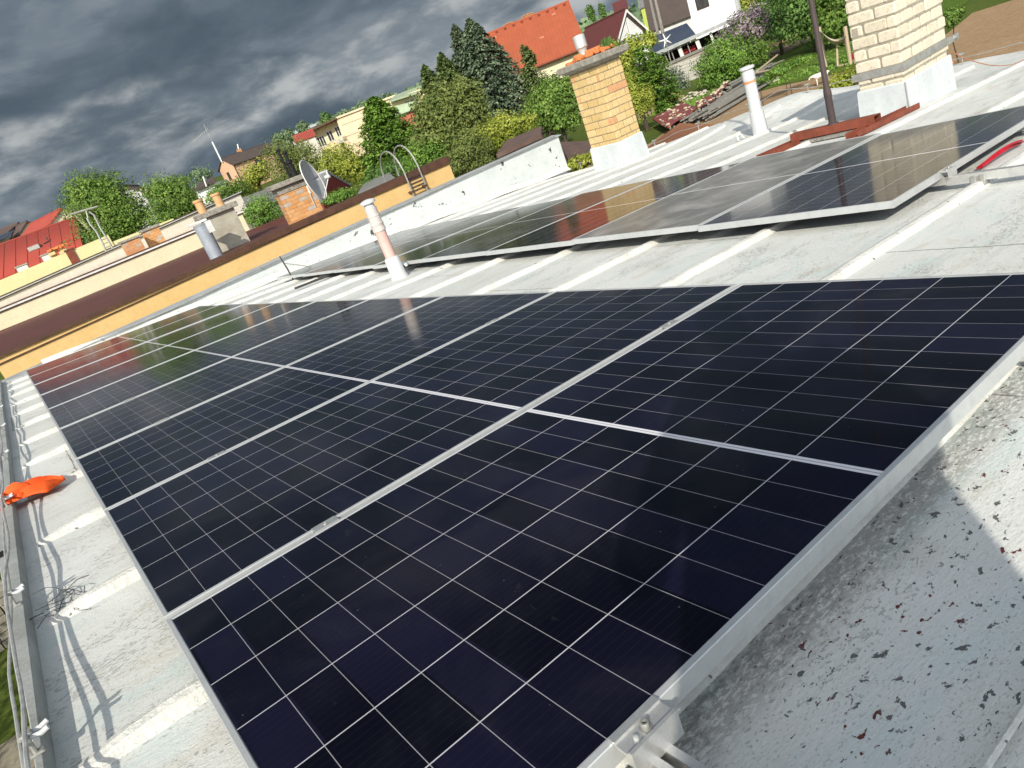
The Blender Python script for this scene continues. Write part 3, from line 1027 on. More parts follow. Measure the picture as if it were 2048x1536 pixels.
for off, ph, amp, h, r_, lab in ((0.003, 0.3, 0.008, 0.040, 0.0052, 'pale conductor cable along the ledge, thicker of two'),
                                 (-0.007, 1.9, 0.010, 0.022, 0.0040, 'thin pale conductor cable along the ledge, outer of two')):
    w = MB()
    w.tube(cable_path(off, ph, amp, h), r_, 7)
    tag(w.build('conductor_cable', M['wire'], None, True, loc=Pw(-0.32, 3, NR)), lab, 'cable', 'conductor cables along the ledge')
HOLD = [(1.03, 'pale wire holder with two prongs on the ledge, nearest the camera'), (1.98, 'wire holder on the ledge beside the dry twigs'), (3.4, 'wire holder on the ledge by the tied orange cloth'), (4.75, 'wire holder on the ledge beyond the orange cloth'), (6.1, 'wire holder on the ledge, second farthest'), (7.5, 'wire holder on the ledge farthest from the camera')]
for v, lab in HOLD:
    u = max(ledge_out(v) + 0.008, ledge_u(v) - 0.022)
    t = thing('wire_holder', lab, 'holder', Pw(u, v, NR + 0.040), RP, 'wire holders along the ledge')
    w = MB()
    w.cbox((-0.012, -0.012, 0.0), (0.018, 0.012, 0.008), 0.003)
    w.tube([(0, 0, 0.006), (0, 0, 0.050)], 0.005, 8)
    w.cbox((-0.013, -0.010, 0.044), (0.014, 0.010, 0.056), 0.003)
    w.build('holder_base', M['steel'], t, local=True)
    for dv in (-0.013, 0.013):
        MB().tube([(0.008, dv * .8, 0.046), (0.026, dv, 0.044), (0.042, dv * 1.15, 0.049)], [0.0052, 0.006, 0.0056], 8).build('prong', M['pipewhite'], t, True, True)

# dry twigs caught at a seam
w = MB()
rr = random.Random(5)
for k in range(16):
    p = Vector((-0.22 + rr.uniform(-.06, .05), 1.92 + rr.uniform(-.10, .12), NR + 0.008))
    a = rr.uniform(0, 6.28)
    L = rr.uniform(0.05, 0.14)
    pts = []
    for i in range(5):
        pts.append(Pw(*(p + Vector((math.cos(a) * L * i / 4, math.sin(a) * L * i / 4, 0.012 * math.sin(i + k) + rr.uniform(0, .012))))))
        a += rr.uniform(-.4, .4)
    w.tube(pts, 0.0012, 4)
tag(w.build('dry_twigs', M['darkwire'], None, loc=Pw(-0.22, 1.92, NR)), 'wisp of dry dark twigs caught on a white seam by the ledge', 'twigs')

# hi vis cloth tied on the cables
def cloth_end(c0, axis, length, width, lift, seed, mb, du=0.0):
    rs = random.Random(seed)
    f1, f2, f3 = rs.uniform(2, 4), rs.uniform(4, 7), rs.uniform(0, 6)
    ax = Vector(axis).normalized()
    si = ax.cross(Vector((0, 0, 1))).normalized()
    def fn(a, b):
        ww = width * (0.22 + 0.95 * math.sin(min(a, 0.8) * math.pi / 1.6) ** 0.8) * (1.0 if a < 0.72 else 1 - 0.75 * (a - 0.72) / 0.28)
        k = (b - 0.5) * 2
        fold = 0.014 * math.sin(k * 6.5 + f3 + a * f1) + 0.010 * math.sin(k * 11 + a * f2)
        z = lift * math.sin(math.pi * min(1, a * 1.05)) * (1 - 0.75 * k * k) + fold * (0.4 + a) - 0.02 * a + 0.012
        p = Vector(c0) + ax * (length * a * (1 - 0.10 * k * k)) + si * (ww * k * 0.5) + Vector((0, 0, max(z, -0.005 + 0.004 * k)))
        return Pw(*p)
    mb.grid(fn, 26, 18)


vc = 3.47
cu = ledge_u(vc) - 0.040
cl = thing('hi_vis_cloth', 'crumpled orange hi vis cloth tied to the cables on the ledge', 'cloth', Pw(cu, vc, NR + 0.06), RP)
w = MB()
cloth_end((cu + 0.005, vc, NR + 0.035), (1, 0.05, 0), 0.27, 0.20, 0.050, 3, w)
cloth_end((cu + 0.004, vc + 0.01, NR + 0.045), (1, -0.25, 0), 0.15, 0.12, 0.055, 9, w)
cloth_end((cu - 0.005, vc, NR + 0.055), (-1, 0.15, 0), 0.22, 0.26, 0.045, 5, w)
cloth_end((cu - 0.005, vc, NR + 0.035), (-1, -0.55, 0), 0.24, 0.20, 0.02, 7, w)
o = w.build('cloth_folds', M['hivis'], cl, True)
sm = o.modifiers.new('thickness', 'SOLIDIFY')
sm.thickness = 0.003
w = MB()
cloth_end((cu - 0.03, vc - 0.02, NR + 0.062), (-1, -0.2, 0), 0.20, 0.07, 0.03, 7, w)
w.build('reflective_tape', M['reflect'], cl, True)
w = MB()
w.tube([Pw(cu + 0.030 * math.cos(a) * 0.5, vc + 0.045 * math.sin(a) * 0.7, NR + 0.058 + 0.030 * math.cos(a)) for a in np.linspace(0, 6.28, 18)], 0.012, 8)
w.build('knot', M['netting'], cl, True)

# ---------------------------------------------------------------- pipes, pole, chimneys on our roof
p1 = onp = on_n(800, 556, NR)
t = thing('vent_pipe', 'vent pipe with faded pink shaft and white cap, standing between the two panel rows', 'vent pipe', Pw(p1.x, p1.y, NR))
lean = Matrix.Rotation(R(0.6), 4, 'X')
base = Pw(p1.x, p1.y, NR)
w = MB().lathe(base, [(0.100, -0.02), (0.088, 0.02), (0.080, 0.05), (0.074, 0.21), (0.062, 0.225)], 26)
w.build('base_sleeve', M['pipewhite'], t, True)
w = MB().lathe(base, [(0.055, 0.20), (0.055, 0.50), (0.0555, 0.505)], 26)
w.build('shaft', M['pink'], t, True)
w = MB().lathe(base, [(0.056, 0.49), (0.064, 0.497), (0.066, 0.515), (0.063, 0.525), (0.062, 0.555), (0.066, 0.562), (0.066, 0.575), (0.060, 0.58), (0.060, 0.640), (0.063, 0.643), (0.063, 0.655), (0.059, 0.658), (0.059, 0.730)], 26)
w.build('collar', plain('pinkish white plastic', (0.60, 0.55, 0.52), (0.52, 0.47, 0.45), 9, 0.6, spots=(0.12, 0.1, 0.1), spot_scale=15, spot_thr=0.71), t, True)
w = MB().lathe(base, [(0.050, 0.72), (0.050, 0.770), (0.074, 0.772), (0.077, 0.785), (0.073, 0.797), (0.050, 0.806), (0.02, 0.812)], 26)
w.build('cap', M['pipewhite'], t, True)
w = MB().lathe(base + Vector((0.075, -0.06, 0.10)), [(0.012, 0), (0.018, 0.004), (0.018, 0.025), (0.012, 0.03)], 8, Vector((0.6, -0.6, 0.2)))
w.build('screw_knob', M['pipewhite'], t, True)

p2 = on_n(1522, 268, NR)
base = Pw(p2.x, p2.y, roof_n(p2.x, p2.y))
t = thing('vent_pipe', 'slim white vent pipe with flat cap and orange band, beside the iron pole', 'vent pipe', base)
w = MB().lathe(base, [(0.104, -0.02), (0.102, 0.02), (0.100, 0.05), (0.090, 0.30), (0.078, 0.305), (0.075, 0.62), (0.075, 0.72)], 24)
w.build('shaft', M['pipewhite'], t, True)
w = MB().lathe(base, [(0.0755, 0.665), (0.079, 0.668), (0.079, 0.690), (0.0755, 0.693)], 24)
w.build('orange_band', M['orangeband'], t, True)
w = MB().lathe(base, [(0.080, 0.70), (0.080, 0.80), (0.072, 0.803), (0.072, 0.838), (0.094, 0.841), (0.097, 0.856), (0.091, 0.872), (0.02, 0.882)], 24)
w.build('cap', M['pipewhite'], t, True)
# dark crumpled patch and little bracket left of the pipe
w = MB()
w.tube([base + Vector((-0.20, 0.12, 0.03)), base + Vector((-0.22, 0.15, 0.09)), base + Vector((-0.28, 0.16, 0.08)), base + Vector((-0.30, 0.14, 0.02))], 0.014, 6)
tag(w.build('pipe_bracket', M['pipewhite'], None, True, loc=base + Vector((-0.2, 0.12, 0.0))), 'small bent white bracket on the roof left of the slim pipe', 'bracket')

# red steel mount of the pole
pu, pv = 6.92, 3.36
mt = thing('steel_mount', 'rust red steel channel frame carrying the iron pole', 'steel mount', Pw(pu, pv, NR))
w = MB()
# cross channel, open side down
bx = Matrix.Rotation(R(4), 4, 'Z')
def L2(u, v, n):
    return Pw(pu + u, pv + v, NR + n)
def lbox(w, a, b):
    (x0, y0, z0), (x1, y1, z1) = a, b
    w.hexa([L2(x0, y0, z0), L2(x1, y0, z0), L2(x1, y1, z0), L2(x0, y1, z0), L2(x0, y0, z1), L2(x1, y0, z1), L2(x1, y1, z1), L2(x0, y1, z1)])
lbox(w, (-0.065, -0.43, 0.112), (0.065, 0.43, 0.120))
lbox(w, (-0.065, -0.43, 0.044), (-0.058, 0.43, 0.112))
lbox(w, (0.058, -0.43, 0.044), (0.065, 0.43, 0.112))
w.build('cross_channel', M['rust'], mt)
for s, a, b in ((0.40, -0.62, 0.30), (-0.40, -0.42, 0.75)):
    w = MB()
    lbox(w, (a, s - 0.060, 0.006), (b, s + 0.060, 0.014))
    lbox(w, (a, s - 0.060, 0.014), (b, s - 0.052, 0.058))
    lbox(w, (a, s + 0.052, 0.014), (b, s + 0.060, 0.058))
    w.build('base_channel', M['rust'], mt)
w = MB()
lbox(w, (-0.14, -0.30, 0.008), (0.10, 0.28, 0.034))
w.build('timber_pad', M['greywood'], mt)
w = MB()
pb = L2(0, 0, 0.119)
w.lathe(pb, [(0.055, 0.0), (0.052, 0.01), (0.036, 0.02), (0.034, 0.26), (0.037, 0.27), (0.037, 0.30), (0.027, 0.37), (0.026, 1.1), (0.023, 1.15), (0.022, 3.6), (0.012, 3.62)], 16)
t = thing('iron_pole', 'tall dark brown iron pole rising from the red steel mount', 'pole', pb)
w.build('pole_shaft', M['pole'], t, True)


def brick_stack(w, o, sx, sy, z0, z1, bl=0.24, bh=0.115, joint=0.010, depth=0.10, seed=0, rough=0.004, ch=0.008, skip=0.0):
    """rows of separate rounded bricks round a rectangular core; o = near corner, extends +x and +y"""
    rs = random.Random(seed)
    z = z0
    row = 0
    while z < z1 - 0.02:
        h = min(bh - joint, z1 - z)
        for side in range(4):
            L = sx if side in (0, 2) else sy
            x = -(bl / 2) * (row % 2) - (0.03 if side in (1, 3) else 0)
            while x < L - 0.012:
                a, b = max(0.0, x), min(L, x + bl - joint)
                x += bl
                if b - a < 0.03 or rs.random() < skip:
                    continue
                j = lambda: rs.uniform(-rough, rough)
                d0 = j()
                e0 = 0.0 if a == 0.0 else 0.0
                if side == 0:
                    lo, hi = (a + j() * .5, d0, z + j() * .4), (b + j() * .5, depth, z + h + j() * .4)
                elif side == 2:
                    lo, hi = (a, sy - depth, z), (b, sy + d0, z + h)
                elif side == 1:
                    lo, hi = (d0, max(a, 0.012) + j() * .5, z + j() * .4), (depth, min(b, L - 0.012), z + h + j() * .4)
                else:
                    lo, hi = (sx - depth, max(a, 0.012), z), (sx + d0, min(b, L - 0.012), z + h)
                w.cbox(lo, hi, ch, o)
        z += bh
        row += 1


def frustum(w, m, sx, sy, z0, z1, e0, e1):
    w.hexa([m @ Vector(p) for p in ((-e0, -e0, z0), (sx + e0, -e0, z0), (sx + e0, sy + e0, z0), (-e0, sy + e0, z0), (-e1, -e1, z1), (sx + e1, -e1, z1), (sx + e1, sy + e1, z1), (-e1, sy + e1, z1))])


# yellow brick chimney
yc = on_n(1250, 330, NR)
YB = Pw(yc.x, yc.y, roof_n(yc.x, yc.y))
t = thing('brick_chimney', 'yellow brick chimney with concrete cap and orange rubble on top', 'chimney', YB)
SX, SY = 0.56, 0.66
mY = Matrix.Translation(YB + Vector((0.05, 0.05, 0)))
w = MB()
brick_stack(w, mY, SX, SY, 0.32, 1.60, seed=3, ch=0.007, rough=0.003)
w.build('brick_shaft', M['ybrick'], t)
w = MB()
frustum(w, mY, SX, SY, -0.25, 1.60, -0.006, -0.006)
w.build('mortar_core', M['mortar'], t)
w = MB()
frustum(w, mY, SX, SY, -0.28, 0.02, 0.05, 0.035)
frustum(w, mY, SX, SY, 0.02, 0.36, 0.035, 0.016)
frustum(w, mY, SX, SY, 0.36, 0.375, 0.016, 0.004)
w.build('base_flashing', M['flash'], t)
w = MB()
frustum(w, mY, SX, SY, 1.60, 1.64, 0.02, 0.09)
w.add([], [])
w.cbox((-0.13, -0.13, 1.64), (SX + 0.13, SY + 0.13, 1.745), 0.015, mY)
cap = w.build('concrete_cap', M['conc'], t)
rr = random.Random(6)
for k in range(46):
    w = MB()
    x, y = rr.uniform(0.02, 0.52), rr.uniform(0.05, 0.62)
    zz = 1.745 + 0.10 * max(0.0, 1 - abs(y - 0.30) / 0.33) * rr.uniform(0.2, 1.0)
    mm = mY @ Matrix.Translation((x, y, zz)) @ Matrix.Rotation(rr.uniform(0, 6.3), 4, 'Z') @ Matrix.Rotation(rr.uniform(-.6, .6), 4, 'X')
    w.cbox((-0.07, -0.04, -0.02), (0.07, 0.04, 0.03), 0.012, mm)
    w.build('tile_shard', M['orangetile'], cap)
w = MB()
pc = mY @ Vector((0.18, 0.38, 1.78))
w.lathe(pc, [(0.072, 0), (0.072, 0.10), (0.085, 0.13), (0.098, 0.14), (0.098, 0.33), (0.09, 0.33), (0.088, 0.20)], 20, Vector((0.04, 0.05, 1)))
w.build('metal_pot', M['alu'], cap, True)
w = MB()
for k in range(60):
    p = mY @ Vector((0.50 + rr.uniform(-.1, .05), 0.08 + rr.uniform(-.06, .1), 1.75))
    a = rr.uniform(0, 6.3)
    s = rr.uniform(0.02, 0.05)
    hgt = rr.uniform(0.04, 0.16)
    q = p + Vector((math.cos(a) * 0.03, math.sin(a) * 0.03, hgt))
    w.add([p, q + Vector((s * .4, 0, 0)), q + Vector((0, 0, s)), q - Vector((s * .4, 0, 0))], [(0, 1, 2, 3)])
w.build('rooftop_weed', M['lf_dark'], cap)

# cream painted brick chimney
wc = on_n(1823, 222, NR)
WB = Pw(wc.x, wc.y, NR)
t = thing('brick_chimney', 'tall cream painted brick chimney with grey steel strap and white flashing', 'chimney', WB)
SX, SY = 0.98, 0.46
mW = Matrix.Translation(WB + Vector((0.045, 0.045, 0)))
w = MB()
brick_stack(w, mW, SX, SY, 0.22, 1.55, seed=8, ch=0.013, rough=0.005, joint=0.012)
w.build('brick_shaft', M['wbrick'], t)
w = MB()
frustum(w, mW, SX, SY, -0.25, 1.55, -0.012, -0.012)
w.build('mortar_core', M['mortarg'], t)
w = MB()
frustum(w, mW, SX, SY, -0.25, 0.03, 0.030, 0.020)
frustum(w, mW, SX, SY, 0.03, 0.27, 0.020, 0.012)
frustum(w, mW, SX, SY, 0.27, 0.285, 0.012, 0.004)
bf = w.build('base_flashing', M['flash'], t)
w = MB()
w.tube([mW @ Vector((-0.024, -0.020, -0.02)), mW @ Vector((-0.016, -0.012, 0.28))], 0.008, 6)
w.build('corner_seam', M['zinc'], bf)
w = MB()
z0, z1 = 0.385, 0.455
frustum(w, mW, SX + 0.0, SY, z0, z1, 0.014, 0.014)
w.box((SX + 0.01, -0.016, z0 + 0.002), (SX + 0.22, -0.004, z1 - 0.002), mW)
w.box((-0.016, SY + 0.01, z0 + 0.002), (-0.004, SY + 0.04, z1 - 0.002), mW)
st = w.build('steel_strap', M['steel'], t)
w = MB()
w.lathe(mW @ Vector((SX + 0.13, -0.016, (z0 + z1) / 2)), [(0.022, 0), (0.022, 0.012), (0.012, 0.013), (0.012, 0.025)], 8, Vector((0, -1, 0)))
w.build('bolt', M['steel'], st)
w = MB()
w.cbox((-0.10, -0.10, 1.55), (SX + 0.10, SY + 0.10, 1.65), 0.015, mW)
w.build('concrete_cap', M['conc'], t)
w = MB()
m5 = mW @ Matrix.Translation((SX + 0.06, 0.10, 0.19)) @ Matrix.Rotation(R(20), 4, 'Y')
w.cbox((-0.05, -0.07, 0), (0.10, 0.16, 0.035), 0.008, m5)
tag(w.build('red_tile', M['orangetile'], None, loc=m5.translation), 'red tile fragment leaning at the right foot of the cream chimney', 'tile')
w = MB()
q0 = mW @ Vector((SX + 0.02, -0.02, 0.30))
q1 = Pw(UE - 0.26, 2.55, roof_n(UE - 0.26, 2.55) + 0.10)
pts = []
for i in range(30):
    a = i / 29
    p = q0.lerp(q1, a)
    p.z = max(p.z - 0.35 * math.sin(a * math.pi) * (1 - a) ** 0.6, Pw(p.x, p.y, roof_n(p.x, p.y)).z + 0.012)
    pts.append(p)
w.tube(pts, 0.005, 6)
tag(w.build('orange_cable', M['orangewire'], None, True, loc=q0), 'thin orange cable running from the cream chimney to the roof edge', 'cable')

# thin dark stake with its stay wire behind the back row
sp = on_n(583, 550, -0.02)
b0 = Pw(sp.x, sp.y, NR)
t = thing('wire_stake', 'thin dark stake with stay wire by the left end of the back row', 'stake', b0)
topp = b0 + Vector((-0.02, 0.04, 0.40))
MB().tube([b0, b0.lerp(topp, 0.5) + Vector((0.006, 0, 0)), topp], [0.011, 0.012, 0.010], 6).build('stake_rod', M['darkwire'], t, True)
MB().tube([b0.lerp(topp, 0.72), b0 + Vector((0.36, -0.06, 0.06))], 0.006, 5).build('stay_wire', M['steel'], t, True)
w = MB()
w.tube([Pw(3.0 + 0.022 * i * 5, 8.35 - 0.0 + 0.002 * i, roof_n(3.0, 8.4) + 0.045) for i in range(12)], 0.016, 6)  # thin black tube drawn along the seam
tag(w.build('black_line', M['darkwire'], None, True, loc=Pw(3.2, 8.35, NR)), 'black line running along a seam between the two panel rows', 'cable')

# ---------------------------------------------------------------- the row of neighbouring houses
def zbox(w, x0, x1, y0, y1, z0, zl, zr=None):
    zr = zl if zr is None else zr
    return w.hexa([Vector((x0, y0, z0)), Vector((x1, y0, z0)), Vector((x1, y1, z0)), Vector((x0, y1, z0)),
                   Vector((x0, y0, zl)), Vector((x1, y0, zr)), Vector((x1, y1, zr)), Vector((x0, y1, zl))])


SCL = 1.69                    # these houses stand well beyond our gable
YO = 20.0
YC, YG, YP = 34.8, 43.0, 51.0
oL, oR = on_y(0, 712, YO), on_y(893, 313, YO)
ox0, ox1 = on_y(4, 748, YO).x, oR.x
zl, zr = oL.z - 0.035, oR.z - 0.035
t = thing('ochre_house', 'next house in the row, ochre gable wall under a brown sheet roof', 'house', (ox0, YO, GZ))
w = zbox(MB(), ox0, ox1, YO, YC - 0.2, GZ, zl - 0.45, zr - 1.1)
zbox(w, ox0, ox1, YO - 0.002, YO + 0.40, GZ, zl, zr)
w.build('wall', M['ochre'], t)
w = zbox(MB(), ox0 - 0.03, ox1 + 0.03, YO - 0.07, YO + 0.50, zl, zl + 0.045, zr + 0.045)
w.hexa([Vector((ox0, YO - 0.040, zl - 0.145)), Vector((ox1, YO - 0.040, zr - 0.145)), Vector((ox1, YO + 0.01, zr - 0.145)), Vector((ox0, YO + 0.01, zl - 0.145)),  # dark strip painted in as the shadow line below the coping
        Vector((ox0, YO - 0.040, zl - 0.116)), Vector((ox1, YO - 0.040, zr - 0.116)), Vector((ox1, YO + 0.01, zr - 0.116)), Vector((ox0, YO + 0.01, zl - 0.116))])
w.build('coping', M['dbrown'], t)
ZF = (zl - 0.05) - on_y(300, 536, YC - 0.1).z
def hroof(a, b):
    x = ox0 - 0.15 + a * (ox1 - ox0 + 0.1)
    y = YO + 0.42 + b * (YC - 0.05 - YO - 0.42)
    k = max(0.0, (x - 9.6) / 3.4)
    return (x, y, zl - 0.05 - (0.05 + ZF) * b - 1.0 * min(1.2, k))
w = MB().grid(hroof, 40, 24)
rf = w.build('sheet_roof', M['brown'], t)
rr = random.Random(3)
w = MB()
zbox(w, ox0 - 0.2, on_y(566, 433, YC).x, YC - 0.12, YC - 0.04, -2.0, on_y(0, 661, YC).z, on_y(566, 433, YC).z)
w.build('rear_upstand', M['brown'], t)

# cream, grey and pale yellow houses further down the row
t = thing('cream_house', 'cream house of the row with a white coping, behind the brown sheet roof', 'house', (0, YC, GZ))
xe = on_y(484, 428, YC).x
x0 = -0.75
cL, cR = on_y(0, 622, YC).z, on_y(470, 430, YC).z
w = zbox(MB(), x0, xe, YC, YG - 0.2, GZ, cL - 0.06, cR - 0.06)
w.build('wall', M['cream'], t)
def strip(w, X0, X1, y0, y1, za, zb_, th):
    return w.hexa([Vector((x, y, (za if x == X0 else zb_) + dz)) for dz in (0, th) for x, y in ((X0, y0), (X1, y0), (X1, y1), (X0, y1))])
w = strip(MB(), x0 - 0.1, xe + 0.1, YC - 0.09, YC + 0.55, cL - 0.02, cR - 0.02, 0.055)
w.build('coping', M['winframe'], t)
w = strip(MB(), x0 - 0.05, xe + 0.05, YC - 0.05, YC + 0.52, cL - 0.075, cR - 0.075, 0.054)
strip(w, x0 - 0.05, xe, YC + 0.552, YC + 0.70, cL - 0.075, cR - 0.075, 0.17)
w.build('dark_strip', M['dbrown'], t)  # dark strips below and behind the white coping

t = thing('grey_house', 'pale grey house of the row, its low gable showing above the white coping', 'house', (0, YG, GZ))
gL, gR = on_y(0, 600, YG).z, on_y(250, 487, YG)
xg = on_y(480, 388, YG).x
gE = gL + (gR.z - gL) * (xg - x0) / (gR.x - x0)
w = zbox(MB(), x0, xg, YG, YP - 0.3, GZ, gL - 0.05, gE - 0.05)
w.build('wall', M['creamgrey'], t)
w = strip(MB(), x0 - .1, xg + .1, YG - 0.10, YP - 0.35, gL - 0.05, gE - 0.05, 0.09)
w.build('roof', M['dbrown'], t)
w = strip(MB(), x0 - .1, xg + .1, YG - 0.16, YG - 0.102, gL + 0.0, gE + 0.0, 0.05)
w.build('roof_edge', M['zinc'], t)

PYY = YP
t = thing('pale_yellow_house', 'pale yellow wall of the fourth house with a brown vertical panel', 'house', (0, PYY, GZ))
a_, b_ = on_y(0, 562, PYY), on_y(216, 470, PYY)
w = MB()
zbox(w, -0.8, b_.x, PYY, PYY + 7, GZ, a_.z - 0.02, b_.z)
zbox(w, b_.x, b_.x + 4, PYY + 0.1, PYY + 7, GZ, on_y(226, 483, PYY).z, on_y(240, 478, PYY).z)
w.build('wall', M['paleyellow'], t)
p0, p1_, p2_, p3 = [on_y(x, y, PYY - 0.04) for x, y in ((148, 535), (163, 529), (145, 497), (130, 503))]
w = MB().slab([p0, p1_, p2_, p3], -0.05)
w.build('brown_panel', M['rust'], t)
w = zbox(MB(), on_y(129, 503, PYY).x - .02, on_y(147, 497, PYY).x + .03, PYY - 0.10, PYY + 0.2, on_y(138, 502, PYY).z, on_y(138, 498, PYY).z)
w.build('panel_cap', M['dbrown'], t)


def chimney_simple(name, label, D, left, right, top_y, shaft, cap, depth=0.6, z0=None, capover=0.06, capth=0.09, group=None, brick=None, yb=None):
    """left/right: pixels of the cap underside corners on the camera side"""
    a, b = at(left[0], left[1], D), at(right[0], right[1], D)
    L = (b.xy - a.xy).length
    zc = (a.z + b.z) / 2
    z0 = -1.0 if z0 is None else z0
    ang = math.atan2(b.y - a.y, b.x - a.x)
    m = Matrix.Translation((a.x, a.y, 0)) @ Matrix.Rotation(ang * 0.55, 4, 'Z')
    t = thing(name, label, 'chimney', (a.x, a.y, z0), group=group)
    if brick:
        w = MB()
        brick_stack(w, m, L, depth, z0, zc, seed=int(D * 10), ch=0.006, bl=0.25, bh=0.115, skip=0.0, rough=0.004)
        w.build('brick_shaft', shaft, t)
        w = MB().box((0.008, 0.008, z0), (L - 0.008, depth - 0.008, zc), m)
        w.build('mortar_core', M['mortarg'], t)
    else:
        MB().box((0, 0, z0), (L, depth, zc), m).build('shaft', shaft, t)
    c = MB().cbox((-capover, -capover, zc), (L + capover, depth + capover, zc + capth), 0.015, m).build('cap', cap, t)
    return t, m, L, zc + capth, c


t, m, L, zt_, c = chimney_simple('concrete_chimney', 'grey rendered chimney with two clay pots on the brown roof', 26.2, (407, 442), (466, 411), 0, M['render_grey'], M['conc'], 0.95, -1.3, 0.15, 0.17)
for k, px_ in ((0, 0.17), (1, 0.78)):
    MB().lathe(m @ Vector((px_, 0.5, zt_)), [(0.14, 0), (0.14, 0.37), (0.17, 0.375), (0.17, 0.45), (0.14, 0.45), (0.13, 0.1)], 16).build('clay_pot', M['terracotta'], c, True)
pp = at(428, 503, 25.0)
t = thing('sheet_flue', 'grey blue sheet metal flue standing against the grey rendered chimney', 'flue', (pp.x, pp.y, -1.2))
w = MB().lathe((pp.x, pp.y, pp.z - 0.5), [(0.22, 0), (0.22, 1.36), (0.23, 1.37), (0.23, 1.40), (0.21, 1.41)], 20)
w.build('flue_pipe', M['bluegrey'], t, True)
w = MB().cbox((pp.x - 0.32, pp.y - 0.10, pp.z + 0.94), (pp.x + 0.24, pp.y + 0.24, pp.z + 1.01), 0.01)
w.box((pp.x + 0.10, pp.y - 0.28, pp.z + 0.57), (pp.x + 0.27, pp.y - 0.14, pp.z + 0.93))
w.build('flue_bracket', M['winframe'], t)

chimney_simple('brick_chimney', 'small red brick chimney with concrete slab, left of a matching pair', 37.0, (243, 488), (278, 473), 0, M['rbrick'], M['conc'], 0.8, -0.9, 0.08, 0.10, brick=True)
chimney_simple('brick_chimney', 'small orange brick chimney with concrete slab, right of a matching pair', 37.8, (285, 466), (316, 452), 0, M['obrick'], M['conc'], 0.8, -0.9, 0.08, 0.12, brick=True)

# orange brick chimney with dish and flue
t, m, L, zt_, c = chimney_simple('brick_chimney', 'patched orange brick chimney carrying the satellite dish', 23.9, (553, 379), (618, 353), 0, M['obrick'], M['conc'], 0.9, -1.0, 0.16, 0.15, brick=True)
w = MB().box((-0.03, -0.03, zt_ - 0.34), (L + 0.03, 0.93, zt_ - 0.152), m)
w.build('cap_band', M['conc'], t)
w = MB()
sc = lambda pr: [(a * SCL, b * SCL) for a, b in pr]
w.lathe(m @ Vector((0.78, 0.5, zt_)), sc([(0.06, 0), (0.06, 0.18), (0.05, 0.19), (0.05, 0.24), (0.075, 0.25), (0.075, 0.29), (0.03, 0.30), (0.03, 0.42), (0.05, 0.43), (0.05, 0.46)]), 14)
w.lathe(m @ Vector((0.64, 0.6, zt_)), sc([(0.025, 0), (0.025, 0.50), (0.04, 0.51), (0.04, 0.54)]), 10)
w.build('black_flue', M['black'], c, True)
dc = at(623, 362, 23.0)
t = thing('satellite_dish', 'grey satellite dish with rusty patch on its arm beside the orange chimney', 'satellite dish', at(632, 413, 23.0))
fw = ray(623, 362)
rt = Vector((fw.y, -fw.x, 0)).normalized()
nrm = (rt * 0.93 - fw * 0.36 + Vector((0, 0, 0.14))).normalized()
q = nrm.to_track_quat('Z', 'Y').to_matrix()
w = MB()
ro = 0.62
def dishf(a, b):
    r_ = ro * a
    th = b * 2 * math.pi
    return dc + q @ Vector((r_ * math.cos(th) * 0.94, r_ * math.sin(th), 0.26 * r_ * r_ - 0.03))
w.grid(dishf, 12, 36)
o = w.build('reflector', M['dish'], t, True)
sm = o.modifiers.new('thickness', 'SOLIDIFY')
sm.thickness = 0.02
w = MB()
w.tube([dishf(1.0, k / 36) for k in range(37)], 0.017, 6)
w.build('rim', M['winframe'], t, True)
low = dc + q @ Vector((0, 0, 0)) + Vector((0, 0, -0.33))
lnb = at(657, 353, 22.7)
w = MB()
w.tube([dishf(0.95, 0.75) if (dishf(0.95, 0.75)).z < dc.z else dishf(0.95, 0.25), lnb], 0.018, 6)
w.build('feed_arm', M['winframe'], t, True)
w = MB().lathe(lnb, [(0.044, -0.05), (0.054, 0.0), (0.054, 0.10), (0.037, 0.12)], 12, (dc - lnb).normalized())
w.tube([lnb + Vector((0, 0, 0.0)), lnb + Vector((0, 0, 0.15))], 0.027, 6)
w.build('feed_horn', M['winframe'], t, True)
mb_ = at(632, 414, 23.1)
w = MB()
w.tube([mb_, at(614, 372, 23.2), dc + q @ Vector((0, 0, -0.05))], 0.030, 8)
w.tube([mb_, at(620, 385, 22.7)], 0.026, 8)
w.build('mount_arm', M['winframe'], t, True)

# roof access ladder over the ochre wall
t = thing('roof_ladder', 'steel ladder hooked over the ochre wall with two hoops', 'ladder', on_y(840, 383, YO))
yl = YO - 0.17
A1, A2 = on_y(826, 388, yl), on_y(853, 375, yl)
H1, H2 = on_y(776, 301, YO + 0.42), on_y(803, 289, YO + 0.42)
w1 = on_y(805, 350, yl)
for A, H, lab in ((A1, H1, 'left'), (A2, H2, 'right')):
    ztop_ = H.z
    pts = [A + Vector((0, 0, -0.2)), Vector((A.x, yl, zl))]
    rad = 0.70
    for k in range(15):
        a = math.pi * k / 14
        pts.append(Vector((A.x, yl + rad - rad * math.cos(a), ztop_ - 1.05 + 1.05 * math.sin(a) ** 0.75)))
    pts.append(Vector((A.x, yl + 2 * rad, zl + 0.05)))
    MB().tube(pts, 0.027, 8).build('hoop_rail', M['steel'], t, True)
    w = MB()
    w.cbox((A.x - 0.05, yl - 0.03, A.z + 0.03), (A.x + 0.05, YO, A.z + 0.10), 0.01)
    w.build('wall_bracket', M['dbrown'], t)
for k in range(5):
    z = A1.z + 0.07 + k * (zl - A1.z + 0.10) / 4.6
    MB().tube([Vector((A1.x, yl, z)), Vector((A2.x, yl, z))], 0.018, 6).build('rung', M['pole'], t, True)

